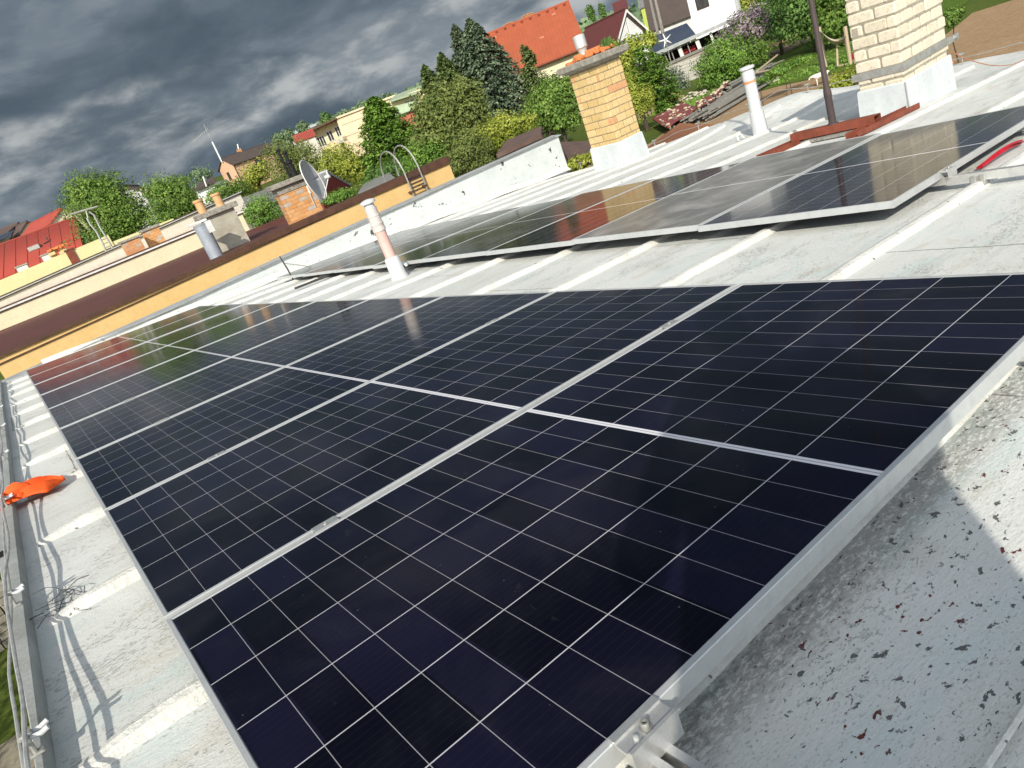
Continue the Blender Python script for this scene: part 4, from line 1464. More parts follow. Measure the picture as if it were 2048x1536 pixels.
# curved steel ladder with cross bar further away
D = 46.0
t = thing('roof_ladder', 'tall thin steel ladder with a cross bar in front of the left tree', 'ladder', at(212, 505, D))
for pts in ([(214, 507), (206, 488), (192, 462), (180, 448), (174, 436)], [(227, 500), (216, 480), (200, 455), (188, 430), (178, 423)]):
    MB().tube([at(x, y, D) for x, y in pts], 0.055, 6).build('side_rail', M['steel'], t, True)
for k in range(4):
    a, b = at(213 - 3.2 * k, 504 - 8 * k, D), at(226 - 3.6 * k, 498 - 7.5 * k, D)
    MB().tube([a, b], 0.035, 6).build('rung', M['steel'], t, True)
w = MB()
w.tube([at(140, 429, D), at(195, 413, D)], 0.05, 6)
w.tube([at(176, 436, D), at(172, 421, D)], 0.04, 6)
w.build('cross_bar', M['steel'], t, True)


# ---------------------------------------------------------------- generic houses
def set_uv(o, org, du, dv):
    me = o.data
    uv = me.uv_layers.new(name='UVMap')
    W = wmat(o)
    for lp in me.loops:
        p = W @ me.vertices[lp.vertex_index].co - org
        uv.data[lp.index].uv = (p.dot(du), p.dot(dv))


def gable_house(name, label, rl, rr, el, er, zbase, wallm, roofm, over=0.35, group=None, cat='house', chim=(), ext=0.0):
    rl, rr, el, er = [Vector(p) for p in (rl, rr, el, er)]
    d = Vector((rr.x - rl.x, rr.y - rl.y, 0)).normalized()
    zr_ = (rl.z + rr.z) / 2
    ze = (el.z + er.z) / 2
    em, rm = (el + er) / 2, (rl + rr) / 2
    pw = Vector((-d.y, d.x, 0))
    if (em - rm).dot(pw) < 0:
        pw = -pw
    half = (em - rm).dot(pw)
    L = (rr.xy - rl.xy).length + ext
    r0 = Vector((rl.x, rl.y, zr_))
    mid = r0 + d * (L / 2)
    t = thing(name, label, cat, (mid.x, mid.y, zbase), group=group)
    w = MB()
    hw, hl = half - over, L - 2 * over * 0.6
    sl = (zr_ - ze) / half
    o0 = r0 + d * over * 0.6
    zw = ze + sl * over - 0.10
    zg = zr_ - 0.16
    ring = []
    for a in (0, hl):
        q_ = o0 + d * a
        ring.append([Vector((*(q_ - pw * hw).xy, zbase)), Vector((*(q_ + pw * hw).xy, zbase)), Vector((*(q_ + pw * hw).xy, zw)), Vector((*q_.xy, zg)), Vector((*(q_ - pw * hw).xy, zw))])
    w.add(ring[0] + ring[1], [(0, 1, 2, 3, 4), (9, 8, 7, 6, 5), (0, 5, 6, 1), (1, 6, 7, 2), (2, 7, 8, 3), (3, 8, 9, 4), (4, 9, 5, 0)])
    w.build('wall', wallm, t)
    sd = Vector((pw.x, pw.y, -sl)).normalized()
    roofs = []
    for sgn in (1, -1):
        e0 = r0 + pw * (half * sgn) + Vector((0, 0, ze - zr_))
        pts = [r0, e0, e0 + d * L, r0 + d * L]
        if sgn < 0:
            pts = pts[::-1]
        n_ = (pts[1] - pts[0]).cross(pts[2] - pts[1])
        w = MB().slab(pts, 0.14 if n_.z > 0 else -0.14)
        o = w.build('roof', roofm, t)
        set_uv(o, r0, d, Vector((sd.x * sgn, sd.y * sgn, sd.z)))
        roofs.append(o)
    w = MB().tube([r0 + Vector((0, 0, 0.02)), r0 + d * L + Vector((0, 0, 0.02))], 0.09, 8)
    o = w.build('ridge_cap', roofm, roofs[0], True)
    set_uv(o, r0, d, sd)
    for a, b, wd, h, cm in chim:
        q_ = r0 + d * (L * a) + pw * (half * b)
        zz = zr_ - abs(b) * (zr_ - ze)
        w = MB().box((-wd / 2, -wd / 2, -0.4), (wd / 2, wd / 2, h), Matrix.Translation((q_.x, q_.y, zz)))
        w.box((-wd / 2 - .04, -wd / 2 - .04, h), (wd / 2 + .04, wd / 2 + .04, h + 0.08), Matrix.Translation((q_.x, q_.y, zz)))
        w.build('chimney', cm, roofs[0])
    t['_d'] = 0
    del t['_d']
    return t, r0, d, pw, L, half, zr_, ze


class Fac:
    """vertical facade plane through two points"""
    def __init__(s, a, b):
        s.a, s.b = Vector(a), Vector(b)
        s.u = Vector((s.b.x - s.a.x, s.b.y - s.a.y, 0)).normalized()
        s.n = Vector((s.u.y, -s.u.x, 0))
        if s.n.dot(CAMP - s.a) < 0:
            s.n = -s.n

    def p(s, x, y, off=0.0):
        d = ray(x, y)
        o = s.a + s.n * off
        return CAMP + d * ((o - CAMP).dot(s.n) / d.dot(s.n))

    def poly(s, w, pts, depth, off=0.0, zmin=None):
        P = [s.p(x, y, off) for x, y in pts]
        if zmin is not None:
            P = P + []
            # extend the lowest two points down to zmin
            P = [p.copy() for p in P]
            P[-1] = Vector((P[-1].x, P[-1].y, zmin))
            P[-2] = Vector((P[-2].x, P[-2].y, zmin))
        n_ = Vector((0, 0, 0))
        for i in range(len(P)):
            n_ += P[i].cross(P[(i + 1) % len(P)])
        b = len(w.v)
        w.v += P + [p - s.n * depth for p in P]
        k = len(P)
        fr = list(range(b, b + k))
        bk = list(range(b + 2 * k - 1, b + k - 1, -1))
        if n_.dot(s.n) < 0:
            fr, bk = fr[::-1], bk[::-1]
        w.f += [fr, bk]
        for i in range(k):
            j = (i + 1) % k
            f_ = [b + i, b + k + i, b + k + j, b + j]
            w.f.append(f_ if n_.dot(s.n) > 0 else f_[::-1])
        return w


def window_at(parent, c, ux, nrm, wd, hg, fm=None, panes=2):
    """framed window at facade point c (centre)"""
    fm = fm or M['winframe']
    ux = ux.normalized()
    m = Matrix(((ux.x, nrm.x, 0, c.x), (ux.y, nrm.y, 0, c.y), (0, 0, 1, c.z), (0, 0, 0, 1)))
    f = 0.09
    w = MB()
    for a, b, c_, d in ((-wd / 2, -hg / 2, wd / 2, -hg / 2 + f), (-wd / 2, hg / 2 - f, wd / 2, hg / 2), (-wd / 2, -hg / 2 + f, -wd / 2 + f, hg / 2 - f), (wd / 2 - f, -hg / 2 + f, wd / 2, hg / 2 - f)):
        w.box((a, -0.02, b), (c_, 0.05, d), m)
    for k in range(1, panes):
        x = -wd / 2 + wd * k / panes
        w.box((x - f / 2, -0.02, -hg / 2 + f), (x + f / 2, 0.045, hg / 2 - f), m)
    o = w.build('window', fm, parent)
    MB().box((-wd / 2 + f * .9, -0.015, -hg / 2 + f * .9), (wd / 2 - f * .9, 0.015, hg / 2 - f * .9), m).build('pane', M['winglass'], o)
    return o


# big house with orange tiled roof
rl, rr, el, er = at(966, 71, 70), at(1138, 3, 70), at(1030, 150, 63.3), at(1225, 70, 63.3)
gb = terrain(44, 50)
t, r0, d, pw, L, half, zr_, ze = gable_house('orange_roof_house', 'cream house under a large plain orange tiled roof', rl, rr, el, er, gb, M['cream'], M['t_orange'], 0.45,
                                             chim=((0.30, -0.12, 0.55, 0.65, M['rbrick']), (0.53, -0.08, 0.70, 0.55, M['rbrick'])))
roof_o = [c_ for c_ in t.children if c_.name.startswith('roof')][0]
w = MB()
for k in range(10):
    q_ = r0 + d * (L * (0.06 + 0.098 * k)) + pw * (half * 0.055)
    zz = zr_ - 0.055 * (zr_ - ze)
    w.box((-0.09, -0.09, -0.05), (0.09, 0.09, 0.14), Matrix.Translation((q_.x, q_.y, zz)))
w.build('vent_tile', M['rust'], roof_o)
w = MB()
for a, b in ((0.12, 0.14), (0.60, 0.52), (0.80, 0.15)):
    q_ = r0 + d * (L * a) + pw * (half * b)
    w.box((-0.13, -0.13, -0.05), (0.13, 0.13, 0.10), Matrix.Translation((q_.x, q_.y, zr_ - b * (zr_ - ze))))
w.build('roof_vent', plain('pale orange vent', (0.60, 0.27, 0.16), None, 6, 0.8), roof_o)
w = MB().tube([r0 + pw * (half + 0.05) + Vector((0, 0, ze - zr_ - 0.08)), r0 + pw * (half + 0.05) + d * L + Vector((0, 0, ze - zr_ - 0.08))], 0.07, 8)
w.build('gutter', M['rust'], t, True)

# maroon roof with white gable, right behind
A = at(1255, 16, 92)
E0, E1 = at(1226, 82, 91), at(1303, 49, 91)
dd = Vector((-(E1.y - E0.y), E1.x - E0.x, 0)).normalized()
if dd.dot(A - CAMP) < 0:
    dd = -dd
dd = (dd + Vector((E0.x - E1.x, E0.y - E1.y, 0)).normalized() * 0.55).normalized()
em = (E0 + E1) / 2
t, r0, d, pw, L, half, zr_, ze = gable_house('maroon_roof_house', 'white gabled house with maroon tiled roof behind the orange roof', Vector((em.x, em.y, A.z)), Vector((em.x, em.y, A.z)) + dd * 11, E0, E0 + dd * 11, terrain(em.x, em.y), M['offwhite'], M['t_maroon'], 0.5)
w = MB()
for s in (1, -1):
    a, b = r0 - d * 0.04 + Vector((0, 0, -0.10)), r0 - d * 0.04 + pw * half * s + Vector((0, 0, ze - zr_ - 0.10))
    w.slab([a, b, b + Vector((0, 0, -0.32)), a + Vector((0, 0, -0.32))], 0.08)
w.build('barge_board', M['offwhite'], t)
w = MB()
for s in (1, -1):
    a, b = r0 + d * 0.2 + Vector((0, 0, -0.45)), r0 + d * 0.2 + pw * half * 0.86 * s + Vector((0, 0, (ze - zr_) * 0.86 - 0.40))
    w.slab([a, b, b + Vector((0, 0, -0.35)), a + Vector((0, 0, -0.35))], 0.12)
w.build('gable_trim', M['darkframe'], t)
c0 = r0 + d * 0.28 + Vector((0, 0, (ze - zr_) * 0.62))
window_at(t, c0 + pw * half * 0.12, pw, -d, 0.25, 1.9, M['winframe'], 1)

# dark brown roof house and red roofs behind it
rl, rr = at(1285, -6, 112), at(1375, -42, 112)
el, er = at(1308, 60, 104), at(1400, 24, 104)
t, r0, d, pw, L, half, zr_, ze = gable_house('brown_roof_house', 'house with broad dark brown roof left of the white facade', rl, rr, el, er, terrain(90, 60), M['offwhite'], M['t_dark'], 0.4)
rl, rr = at(1318, -32, 150), at(1378, -52, 150)
el, er = at(1318, 6, 143), at(1372, -16, 143)
gable_house('red_roof_house', 'house with bright red roof just entering the top of the photo', rl, rr, el, er, terrain(110, 90), M['white'], M['redsheet2'], 0.4)
rl, rr = at(1243, 4, 135), at(1262, -2, 135)
el, er = at(1222, 24, 130), at(1258, 10, 130)
t, r0, d, pw, L, half, zr_, ze = gable_house('maroon_roof_house', 'small far house with dark maroon roof and pink gable on the skyline', at(1224, 8, 140), at(1252, -3, 140), at(1226, 26, 134), at(1262, 12, 134), terrain(90, 100), plain('pink plaster', (0.60, 0.36, 0.33)), M['t_maroon'], 0.3)
t, r0, d, pw, L, half, zr_, ze = gable_house('lime_house', 'small lime green house with grey roof far behind the utility pole', at(1276, 4, 150), at(1300, -5, 150), at(1276, 18, 145), at(1302, 8, 145), terrain(110, 100), plain('lime plaster', (0.42, 0.50, 0.10)), M['shingle'], 0.3)

# utility pole pair
t = thing('utility_pole', 'pale twin concrete utility pole beside the dark blue roof', 'utility pole', (*at(1324, 62, 68).xy, terrain(53, 42)))
for a, b in (((1306, -20), (1325, 62)), ((1297, -15), (1315, 64))):
    MB().tube([at(*b, 68) - Vector((0, 0, 2.5)), at(*b, 68), at(*a, 68)], [0.15, 0.14, 0.11], 8).build('pole_shaft', M['greywood'] if a[0] == 1297 else M['conc'], t, True)

# white house, veranda with dark blue roof, block wall
FW = Fac(at(1310, 110, 62), at(1478, 34, 60.5))
gz = terrain(48, 38)
t = thing('white_house', 'bright white two storey house facade with one dark window at the top', 'house', (*FW.p(1430, 60).xy, gz))
FU = Fac(at(1310, 110, 65), at(1478, 34, 63.5))
w = MB()
P0, P1 = FU.p(1391, 72), FU.p(1476, 36)
bk = -FU.n * 8
w.hexa([Vector((*P0.xy, gz)), Vector((*P1.xy, gz)), Vector((*(P1 + bk).xy, gz)), Vector((*(P0 + bk).xy, gz)), Vector((*P0.xy, P0.z + 6)), Vector((*P1.xy, P0.z + 6)), Vector((*(P1 + bk).xy, P0.z + 6)), Vector((*(P0 + bk).xy, P0.z + 6))])
w.build('wall', M['white'], t)
cw = FU.p(1404, 4, 0.02)
window_at(t, cw + Vector((0, 0, 0.30)), FU.u, FU.n, 0.95, 1.5, M['darkframe'], 2)
w = MB()
FU.poly(w, [(1440, 62), (1478, 45), (1484, 82), (1449, 96)], 2.9, 1.9, zmin=gz)
o = w.build('ground_floor', M['white'], t)
window_at(t, FU.p(1459, 72, 1.92), FU.u, FU.n, 1.25, 0.95, M['winframe'], 2)

t = thing('glazed_veranda', 'glazed veranda with dark blue sloping roof on a grey block wall', 'veranda', (*FW.p(1360, 130).xy, gz))
w = MB()
FW.poly(w, [(1321, 137), (1450, 79), (1462, 118), (1336, 180)], 0.3, 0.0, zmin=gz)
w.build('wall_core', M['mortarg'], t)
w = MB()
wl0, wl1 = FW.p(1322, 139), FW.p(1452, 82)
Lw = (wl1.xy - wl0.xy).length
m = Matrix(((FW.u.x, -FW.n.x, 0, wl0.x), (FW.u.y, -FW.n.y, 0, wl0.y), (0, 0, 1, 0), (0, 0, 0, 1)))
rs = random.Random(4)
zz = gz
row = 0
while zz < wl0.z - 0.15:
    x = -(0.2 if row % 2 else 0)
    while x < Lw:
        a, b = max(0, x), min(Lw, x + 0.485)
        if b - a > 0.05:
            w.cbox((a, -0.03 + rs.uniform(-.01, .01), zz), (b, 0.02, zz + 0.235), 0.012, m)
        x += 0.5
    zz += 0.25
    row += 1
w.build('block_wall', M['block'], t)
w = MB()
FW.poly(w, [(1319, 133), (1450, 75), (1451, 80), (1321, 138)], 0.5, 0.1)
w.build('wall_ledge', M['greywood'], t)
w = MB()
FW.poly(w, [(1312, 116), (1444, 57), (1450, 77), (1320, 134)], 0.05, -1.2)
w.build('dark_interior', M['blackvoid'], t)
for a, b in (((1312, 113), (1320, 110)), ((1354, 95), (1361, 92)), ((1389, 80), (1396, 77)), ((1418, 66), (1422, 64))):
    FW.poly(MB(), [a, b, (b[0] + 7.5, b[1] + 20), (a[0] + 7.5, a[1] + 20)], 0.12, 0.0).build('window_post', M['winframe'], t)
for x in (1328, 1334, 1341, 1373):
    y = 114 - (x - 1312) * 0.44 - 1
    FW.poly(MB(), [(x, y), (x + 1.6, y - .7), (x + 8.6, y + 19), (x + 7, y + 19.7)], 0.06, -0.05).build('window_bar', M['steel'], t)
for a, b in ((1326, 1331), (1362, 1388)):
    y = 124 - (a - 1312) * 0.44
    y2 = 124 - (b - 1312) * 0.44
    FW.poly(MB(), [(a, y), (b, y2), (b + 4, y2 + 8), (a + 4, y + 8)], 0.3, -0.6).build('red_chest', M['redthing'], t)
w = MB()
FW.poly(w, [(1306, 107), (1478, 30), (1480, 36), (1309, 114)], 1.2, 0.35)
w.build('roof_edge', M['zinc'], t)
b0, b1 = FW.p(1309, 106, 0.1), FW.p(1392, 69, 0.1)
b2, b3 = at(1373, 46, 66.5), at(1296, 77, 67.5)
w = MB().slab([b0, b1, b2, b3], 0.08)
w.build('blue_roof', M['bluesheet'], t)
w = MB()
w.slab([b3 + Vector((0, 0, -0.1)), b2 + Vector((0, 0, -0.1)), Vector((*b2.xy, gz)), Vector((*b3.xy, gz))], 0.1)
w.build('rear_wall', M['offwhite'], t)

# pinwheels
for (x, y), D, lab in (((1331, 80), 58, 'white star shaped garden pinwheel in front of the dark blue roof'), ((1292, 101), 55, 'white star shaped garden pinwheel over the yellow hedge')):
    c = at(x, y, D)
    t = thing('garden_pinwheel', lab, 'pinwheel', c - Vector((0, 0, 1.2)), group='white garden pinwheels')
    w = MB()
    fw = ray(x, y)
    rt = Vector((fw.y, -fw.x, 0)).normalized()
    for k in range(5):
        a = 2 * math.pi * k / 5 + 0.5
        dr = rt * math.cos(a) + Vector((0, 0, 1)) * math.sin(a)
        sd = rt * -math.sin(a) + Vector((0, 0, 1)) * math.cos(a)
        w.slab([c + sd * 0.05, c + dr * 0.48 + sd * 0.015 - fw * 0.05, c + dr * 0.48 - sd * 0.015, c - sd * 0.05 + fw * 0.04], 0.02)
    w.build('blades', M['white'], t)
    MB().tube([c + fw * 0.04, c + fw * 0.05 - Vector((0, 0, 1.6)), Vector((*(c + fw * .05).xy, terrain(c.x, c.y)))], 0.025, 6).build('stick', M['steel'], t, True)
    MB().lathe(c - fw * 0.03, [(0.05, 0), (0.06, 0.03), (0.03, 0.06)], 8, -fw).build('hub', M['winframe'], t, True)

# beige block with balcony and windows
FB = Fac(at(612, 266, 121), at(748, 210, 119))
gzb = terrain(*at(680, 250, 120).xy) - 1.0
t = thing('beige_building', 'beige flat roofed apartment building with balcony and recessed yellow windows', 'building', (*FB.p(680, 250).xy, gzb))
w = MB()
FB.poly(w, [(672, 236), (790, 192), (790, 300), (690, 300)], 9.0, 1.6, zmin=gzb)
w.build('wall', M['beige'], t)
w = MB()
FB.poly(w, [(612, 266), (676, 240), (694, 300), (632, 310)], 7.0, -0.3, zmin=gzb)
w.build('recessed_wall', M['beige2'], t)
w = MB()
FB.poly(w, [(611, 265), (617, 263), (640, 315), (632, 318)], 7.0, 1.7, zmin=gzb)
w.build('side_wall', M['beige'], t)
w = MB()
FB.poly(w, [(610, 264), (673, 235), (673.8, 238), (611, 267.5)], 9.5, 2.0)
w.build('roof_overhang', M['dbrown'], t)
w = MB()
FB.poly(w, [(671, 234.5), (790, 189), (790, 193), (672, 238)], 9.5, 1.9)
w.build('parapet_cap', M['beige'], t)
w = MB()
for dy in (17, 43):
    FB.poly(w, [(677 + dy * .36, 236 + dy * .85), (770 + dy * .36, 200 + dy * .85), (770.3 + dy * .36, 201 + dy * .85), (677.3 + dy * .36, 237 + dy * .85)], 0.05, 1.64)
w.build('cornice_line', plain('darker beige line', (0.40, 0.31, 0.21)), t)  # thin strips in a darker beige than the wall
for x, y, pn in ((644, 283, 3), (661, 272, 2), (679, 262, 3)):
    window_at(t, FB.p(x, y, -0.27), FB.u, FB.n, 0.55 * pn * 0.55 + 0.35, 1.55, M['winframe'], pn)
w = MB()
FB.poly(w, [(671, 280), (692, 271), (696, 281), (675, 289)], 1.9, 1.6)
w.build('balcony', M['creamgrey'], t)

# green roofed house right of it, partly behind the tall conifer
rl, rr = at(795, 190, 112), at(850, 168, 112)
el, er = at(768, 210, 107), at(838, 183, 107)
FG = Fac(at(770, 230, 108), at(850, 195, 107))
gzg = terrain(*FG.p(800, 220).xy) - 1.0
t = thing('green_roof_house', 'cream house with pale green roofs and a dormer window', 'house', (*FG.p(805, 225).xy, gzg))
w = MB()
FG.poly(w, [(762, 208), (845, 176), (858, 230), (785, 262)], 7.5, -0.2, zmin=gzg)
w.build('wall', M['beige2'], t)
def sloped(pf, pb_, depth):
    a, b = FG.p(*pf[0], 1.2), FG.p(*pf[1], 1.2)
    c_, d_ = FG.p(*pb_[1], -depth), FG.p(*pb_[0], -depth)
    return [a, b, c_, d_]
w = MB().slab(sloped(((776, 204), (833, 186)), ((790, 190), (845, 170)), 3.5), 0.12)
o = w.build('upper_roof', M['t_green'], t)
set_uv(o, FG.a, FG.u, Vector((-FG.n.x, -FG.n.y, 0.4)))
w = MB().slab(sloped(((790, 232), (838, 215)), ((782, 214), (836, 200)), -0.3), 0.12)
o = w.build('lower_roof', M['t_green'], t)
set_uv(o, FG.a, FG.u, Vector((-FG.n.x, -FG.n.y, 0.4)))
window_at(t, FG.p(821, 206, -0.15), FG.u, FG.n, 1.7, 1.0, M['winframe'], 2)
w = MB()
FG.poly(w, [(800, 234), (838, 219), (842, 232), (806, 246)], 1.5, 0.6, zmin=gzg)
w.build('brick_base', M['t_red'] if False else plain('red brick wall', (0.42, 0.13, 0.08), (0.36, 0.11, 0.07)), t)
t, r0, d, pw, L, half, zr_, ze = gable_house('brown_roof_house', 'far house with brown roof just behind the pale green roof', at(800, 190, 128), at(850, 172, 128), at(795, 205, 122), at(850, 184, 122), terrain(70, 110), M['beige'], M['t_greybrown'], 0.3)

# low red roofed house and long white roof left of the beige building
t, r0, d, pw, L, half, zr_, ze = gable_house('red_roof_house', 'low house with red roof left of the beige building', at(585, 274, 112), at(625, 258, 112), at(588, 286, 106), at(632, 268, 106), terrain(55, 95) - .8, M['creamgrey'], M['t_red'], 0.3)
FH = Fac(at(585, 262, 190), at(640, 240, 190))
t = thing('white_hall', 'long low hall with pale roof on the skyline left of the beige building', 'building', (*FH.p(610, 255).xy, terrain(90, 165)))
w = MB()
FH.poly(w, [(580, 272), (632, 250), (640, 262), (588, 285)], 12, 0, zmin=terrain(90, 165))
w.build('wall', M['offwhite'], t)
a, b = FH.p(577, 272, 0.6), FH.p(632, 249, 0.6)
w = MB().slab([a, b, FH.p(639, 244, -10), FH.p(588, 262, -10)], 0.2)
w.build('roof', plain('pale metal roof', (0.52, 0.54, 0.56)), t)

# peach house with dark roof, aerial and downpipe
D = 150
A, Bq = at(441, 318, D), at(534, 285, D + 6)
E1, E0 = at(480, 326, D - 3), at(426, 352, D + 1)
gzp = terrain(*A.xy) - 0.5
t, r0, d, pw, L, half, zr_, ze = gable_house('peach_house', 'peach coloured gabled house with dark brown roof and tall white aerial', A, Bq, E1, at(534, 305, D + 3), gzp, M['peach'], M['t_dark'], 0.5,
                                             chim=((0.42, -0.1, 0.7, 0.7, M['rbrick']),))
gw = (A + E1 + E0) / 3
ug = pw
c0 = r0 + d * 0.28 + Vector((0, 0, ze - zr_ - 1.2))
window_at(t, c0 - pw * half * 0.12 + Vector((0, 0, -0.3)), pw, -d, 0.8, 1.5, M['darkframe'], 1)
c1 = r0 + d * (L * 0.52) + pw * (half - 0.48)
window_at(t, Vector((c1.x, c1.y, ze - 1.3)), d, pw, 1.6, 1.7, M['darkframe'], 2)
w = MB().tube([r0 + d * 0.3 + pw * (half - 0.42) + Vector((0, 0, ze - zr_)), r0 + d * 0.3 + pw * (half - 0.42) + Vector((0, 0, ze - zr_ - 6))], 0.09, 6)
w.build('downpipe', M['dbrown'], t)
mt_ = at(441, 318, D)
t2 = thing('roof_aerial', 'tall white aerial mast with long yagi on the peach house', 'aerial', mt_)
tp = at(410, 248, D)
tp = Vector((mt_.x + (tp.x - mt_.x) * 0.15, mt_.y + (tp.y - mt_.y) * 0.15, tp.z))
MB().tube([mt_ - Vector((0, 0, 0.6)), mt_ + (tp - mt_) * 0.5], 0.14, 8).build('mast', M['white'], t2, True)
w = MB().tube([mt_ + (tp - mt_) * 0.5, tp], 0.04, 6)
ya, yb_ = at(387, 283, D), at(416, 258, D)
w.tube([ya, yb_], 0.04, 6)
for k in range(9):
    q_ = ya.lerp(yb_, k / 8)
    w.tube([q_ - Vector((0, 0, 0.30)), q_ + Vector((0, 0, 0.30))], 0.03, 4)
w.build('yagi', M['steel'], t2, True)
w = MB().tube([at(477, 298, D + 3), at(475, 288, D + 3)], 0.12, 6)
tag(w.build('flue_pipe', M['white'], None, True, loc=at(477, 298, D + 3)), 'short white flue pipe on the peach house ridge', 'flue')

FWL = Fac(at(395, 385, 118), at(432, 368, 117))
gz2 = terrain(*FWL.p(410, 380).xy) - 1
t = thing('white_house', 'small white house with dark roof left of the peach house', 'house', (*FWL.p(415, 380).xy, gz2))
w = MB()
FWL.poly(w, [(391, 382), (428, 366), (442, 395), (402, 412)], 6, 0, zmin=gz2)
w.build('wall', M['white'], t)
a, b = FWL.p(388, 381, 0.8), FWL.p(430, 362, 0.8)
w = MB().slab([a, b, FWL.p(427, 352, -3.5), FWL.p(398, 366, -3.5)], 0.2)
o = w.build('roof', M['t_dark'], t)
set_uv(o, a, FWL.u, Vector((-FWL.n.x, -FWL.n.y, 0.4)))
w = MB().tube([at(413, 373, 116), at(406, 353, 116)], 0.10, 6)
w.build('flue', M['white'], t, True)

# house behind the left trees
t, r0, d, pw, L, half, zr_, ze = gable_house('white_house', 'white house with grey roof half hidden behind the left trees', at(247, 371, 74), at(247, 371, 74) + Vector((3, 9, 0)), at(292, 382, 73), at(292, 382, 73) + Vector((3, 9, 0)), terrain(15, 70) - 1, M['offwhite'], M['t_greybrown'], 0.4)

# red seamed roof and the houses behind it
rl, rr = at(-60, 511, 68), at(152, 436, 67)
el, er = at(-60, 580, 60.5), at(166, 494, 59.5)
t, r0, d, pw, L, half, zr_, ze = gable_house('red_roof_house', 'house with large seamed bright red sheet roof at the left edge', rl, rr, el, er, GZ, M['cream'], M['t_redseam'], 0.3)
ro_ = [c_ for c_ in t.children if c_.name.startswith('roof')][0]
w = MB()
k = 0
while k * 0.80 < L:
    a = r0 + d * (k * 0.80)
    b = a + pw * half + Vector((0, 0, ze - zr_))
    w.tube([a + Vector((0, 0, 0.01)), b + Vector((0, 0, 0.01))], 0.022, 4)
    k += 1
w.build('sheet_seam', M['rust'], ro_)
def onroof(x, y):
    n_ = d.cross(pw * half + Vector((0, 0, ze - zr_))).normalized()
    dr = ray(x, y)
    return CAMP + dr * ((r0 - CAMP).dot(n_) / dr.dot(n_))
p = onroof(70, 497)
w = MB().cbox((-0.40, -0.40, -0.1), (0.40, 0.40, 0.22), 0.03, Matrix.Translation(p) @ Matrix.Rotation(math.atan2(d.y, d.x), 4, 'Z'))
o = w.build('skylight', M['steel'], ro_)
w = MB().tube([onroof(88, 489) + Vector((0, 0, .06)), onroof(98, 484) + Vector((0, 0, .06)), onroof(97, 482) + Vector((0, 0, .3))], 0.05, 6)
w.build('roof_hook', M['darkwire'], ro_)
t = thing('stone_chimney', 'squat broken yellow stone chimney in front of the red sheet roof', 'chimney', (*at(120, 505, 55).xy, 0.5))
w = MB()
rs = random.Random(9)
c = at(121, 505, 54.5)
for k in range(40):
    q_ = c + Vector((rs.uniform(-.45, .45), rs.uniform(-.36, .36), rs.uniform(-1.1, .22)))
    w.cbox((-.19, -.14, -.10), (.19, .14, .10), 0.03, Matrix.Translation(q_) @ Matrix.Rotation(rs.uniform(-.3, .3), 4, 'Z'))
w.build('stone_shaft', plain('yellow stone', (0.55, 0.43, 0.22), (0.42, 0.30, 0.16)), t)
w = MB()
for k in range(14):
    q_ = c + Vector((rs.uniform(-.5, .5), rs.uniform(-.4, .4), 0.30 + rs.uniform(0, .08)))
    w.cbox((-.17, -.11, -.06), (.17, .11, .06), 0.02, Matrix.Translation(q_) @ Matrix.Rotation(rs.uniform(-3, 3), 4, 'Z'))
w.build('tile_top', M['orangetile'], t)
for (x, y), wd, lab in (((97, 512), 0.5, 'small white capped vent box by the broken stone chimney'), ((45, 536), 0.42, 'small white vent box low at the edge of the red sheet roof')):
    c = at(x, y, 55)
    t = thing('vent_box', lab, 'vent', c - Vector((0, 0, 0.4)))
    MB().cbox((c.x - wd * .75, c.y - wd / 2, c.z - 0.5), (c.x + wd * .75, c.y + wd / 2, c.z + 0.12), 0.03).build('box_body', M['offwhite'], t)
    MB().cbox((c.x - wd * .9, c.y - wd * .65, c.z + 0.12), (c.x + wd * .9, c.y + wd * .65, c.z + 0.20), 0.02).build('box_lid', M['steel'], t)

rl, rr = at(92, 428, 62), at(122, 417, 60)
t, r0, d, pw, L, half, zr_, ze = gable_house('red_roof_house', 'red gabled roof rising behind the red sheet roof', at(122, 417, 84), at(122, 417, 84) + Vector((-2.5, 8, 0)), at(96, 450, 83.5), at(96, 450, 83.5) + Vector((-2.5, 8, 0)), GZ, M['cream'], M['t_red'], 0.3)
window_at(t, r0 + d * 0.2 + Vector((0, 0, -1.5)), pw, -d, 0.8, 0.9, M['winframe'], 2)
t, r0, d, pw, L, half, zr_, ze = gable_house('brown_roof_house', 'far house with dark gable left of the red gabled roof', at(54, 442, 95), at(54, 442, 95) + Vector((-4, 9, 0)), at(36, 472, 94), at(36, 472, 94) + Vector((-4, 9, 0)), terrain(0, 90) - 1, M['cream'], M['t_greybrown'], 0.4)
t, r0, d, pw, L, half, zr_, ze = gable_house('brown_roof_house', 'brown roofed house with a small solar array at the left edge', at(-25, 468, 100), at(38, 446, 98), at(-30, 492, 94), at(34, 470, 92), terrain(0, 95) - 1, M['creamgrey'], M['t_greybrown'], 0.3)
pr_ = [c_ for c_ in t.children if c_.name.startswith('roof')][0]
w = MB()
for k in range(4):
    a = r0 + d * (0.6 + 1.15 * k) + pw * half * 0.62 + Vector((0, 0, (ze - zr_) * 0.62 + 0.10))
    b = r0 + d * (0.6 + 1.15 * k) + pw * half * 0.98 + Vector((0, 0, (ze - zr_) * 0.98 + 0.10))
    w.slab([a, b, b + d * 1.08, a + d * 1.08], 0.05)
w.build('solar_array', M['bluesheet'], pr_)

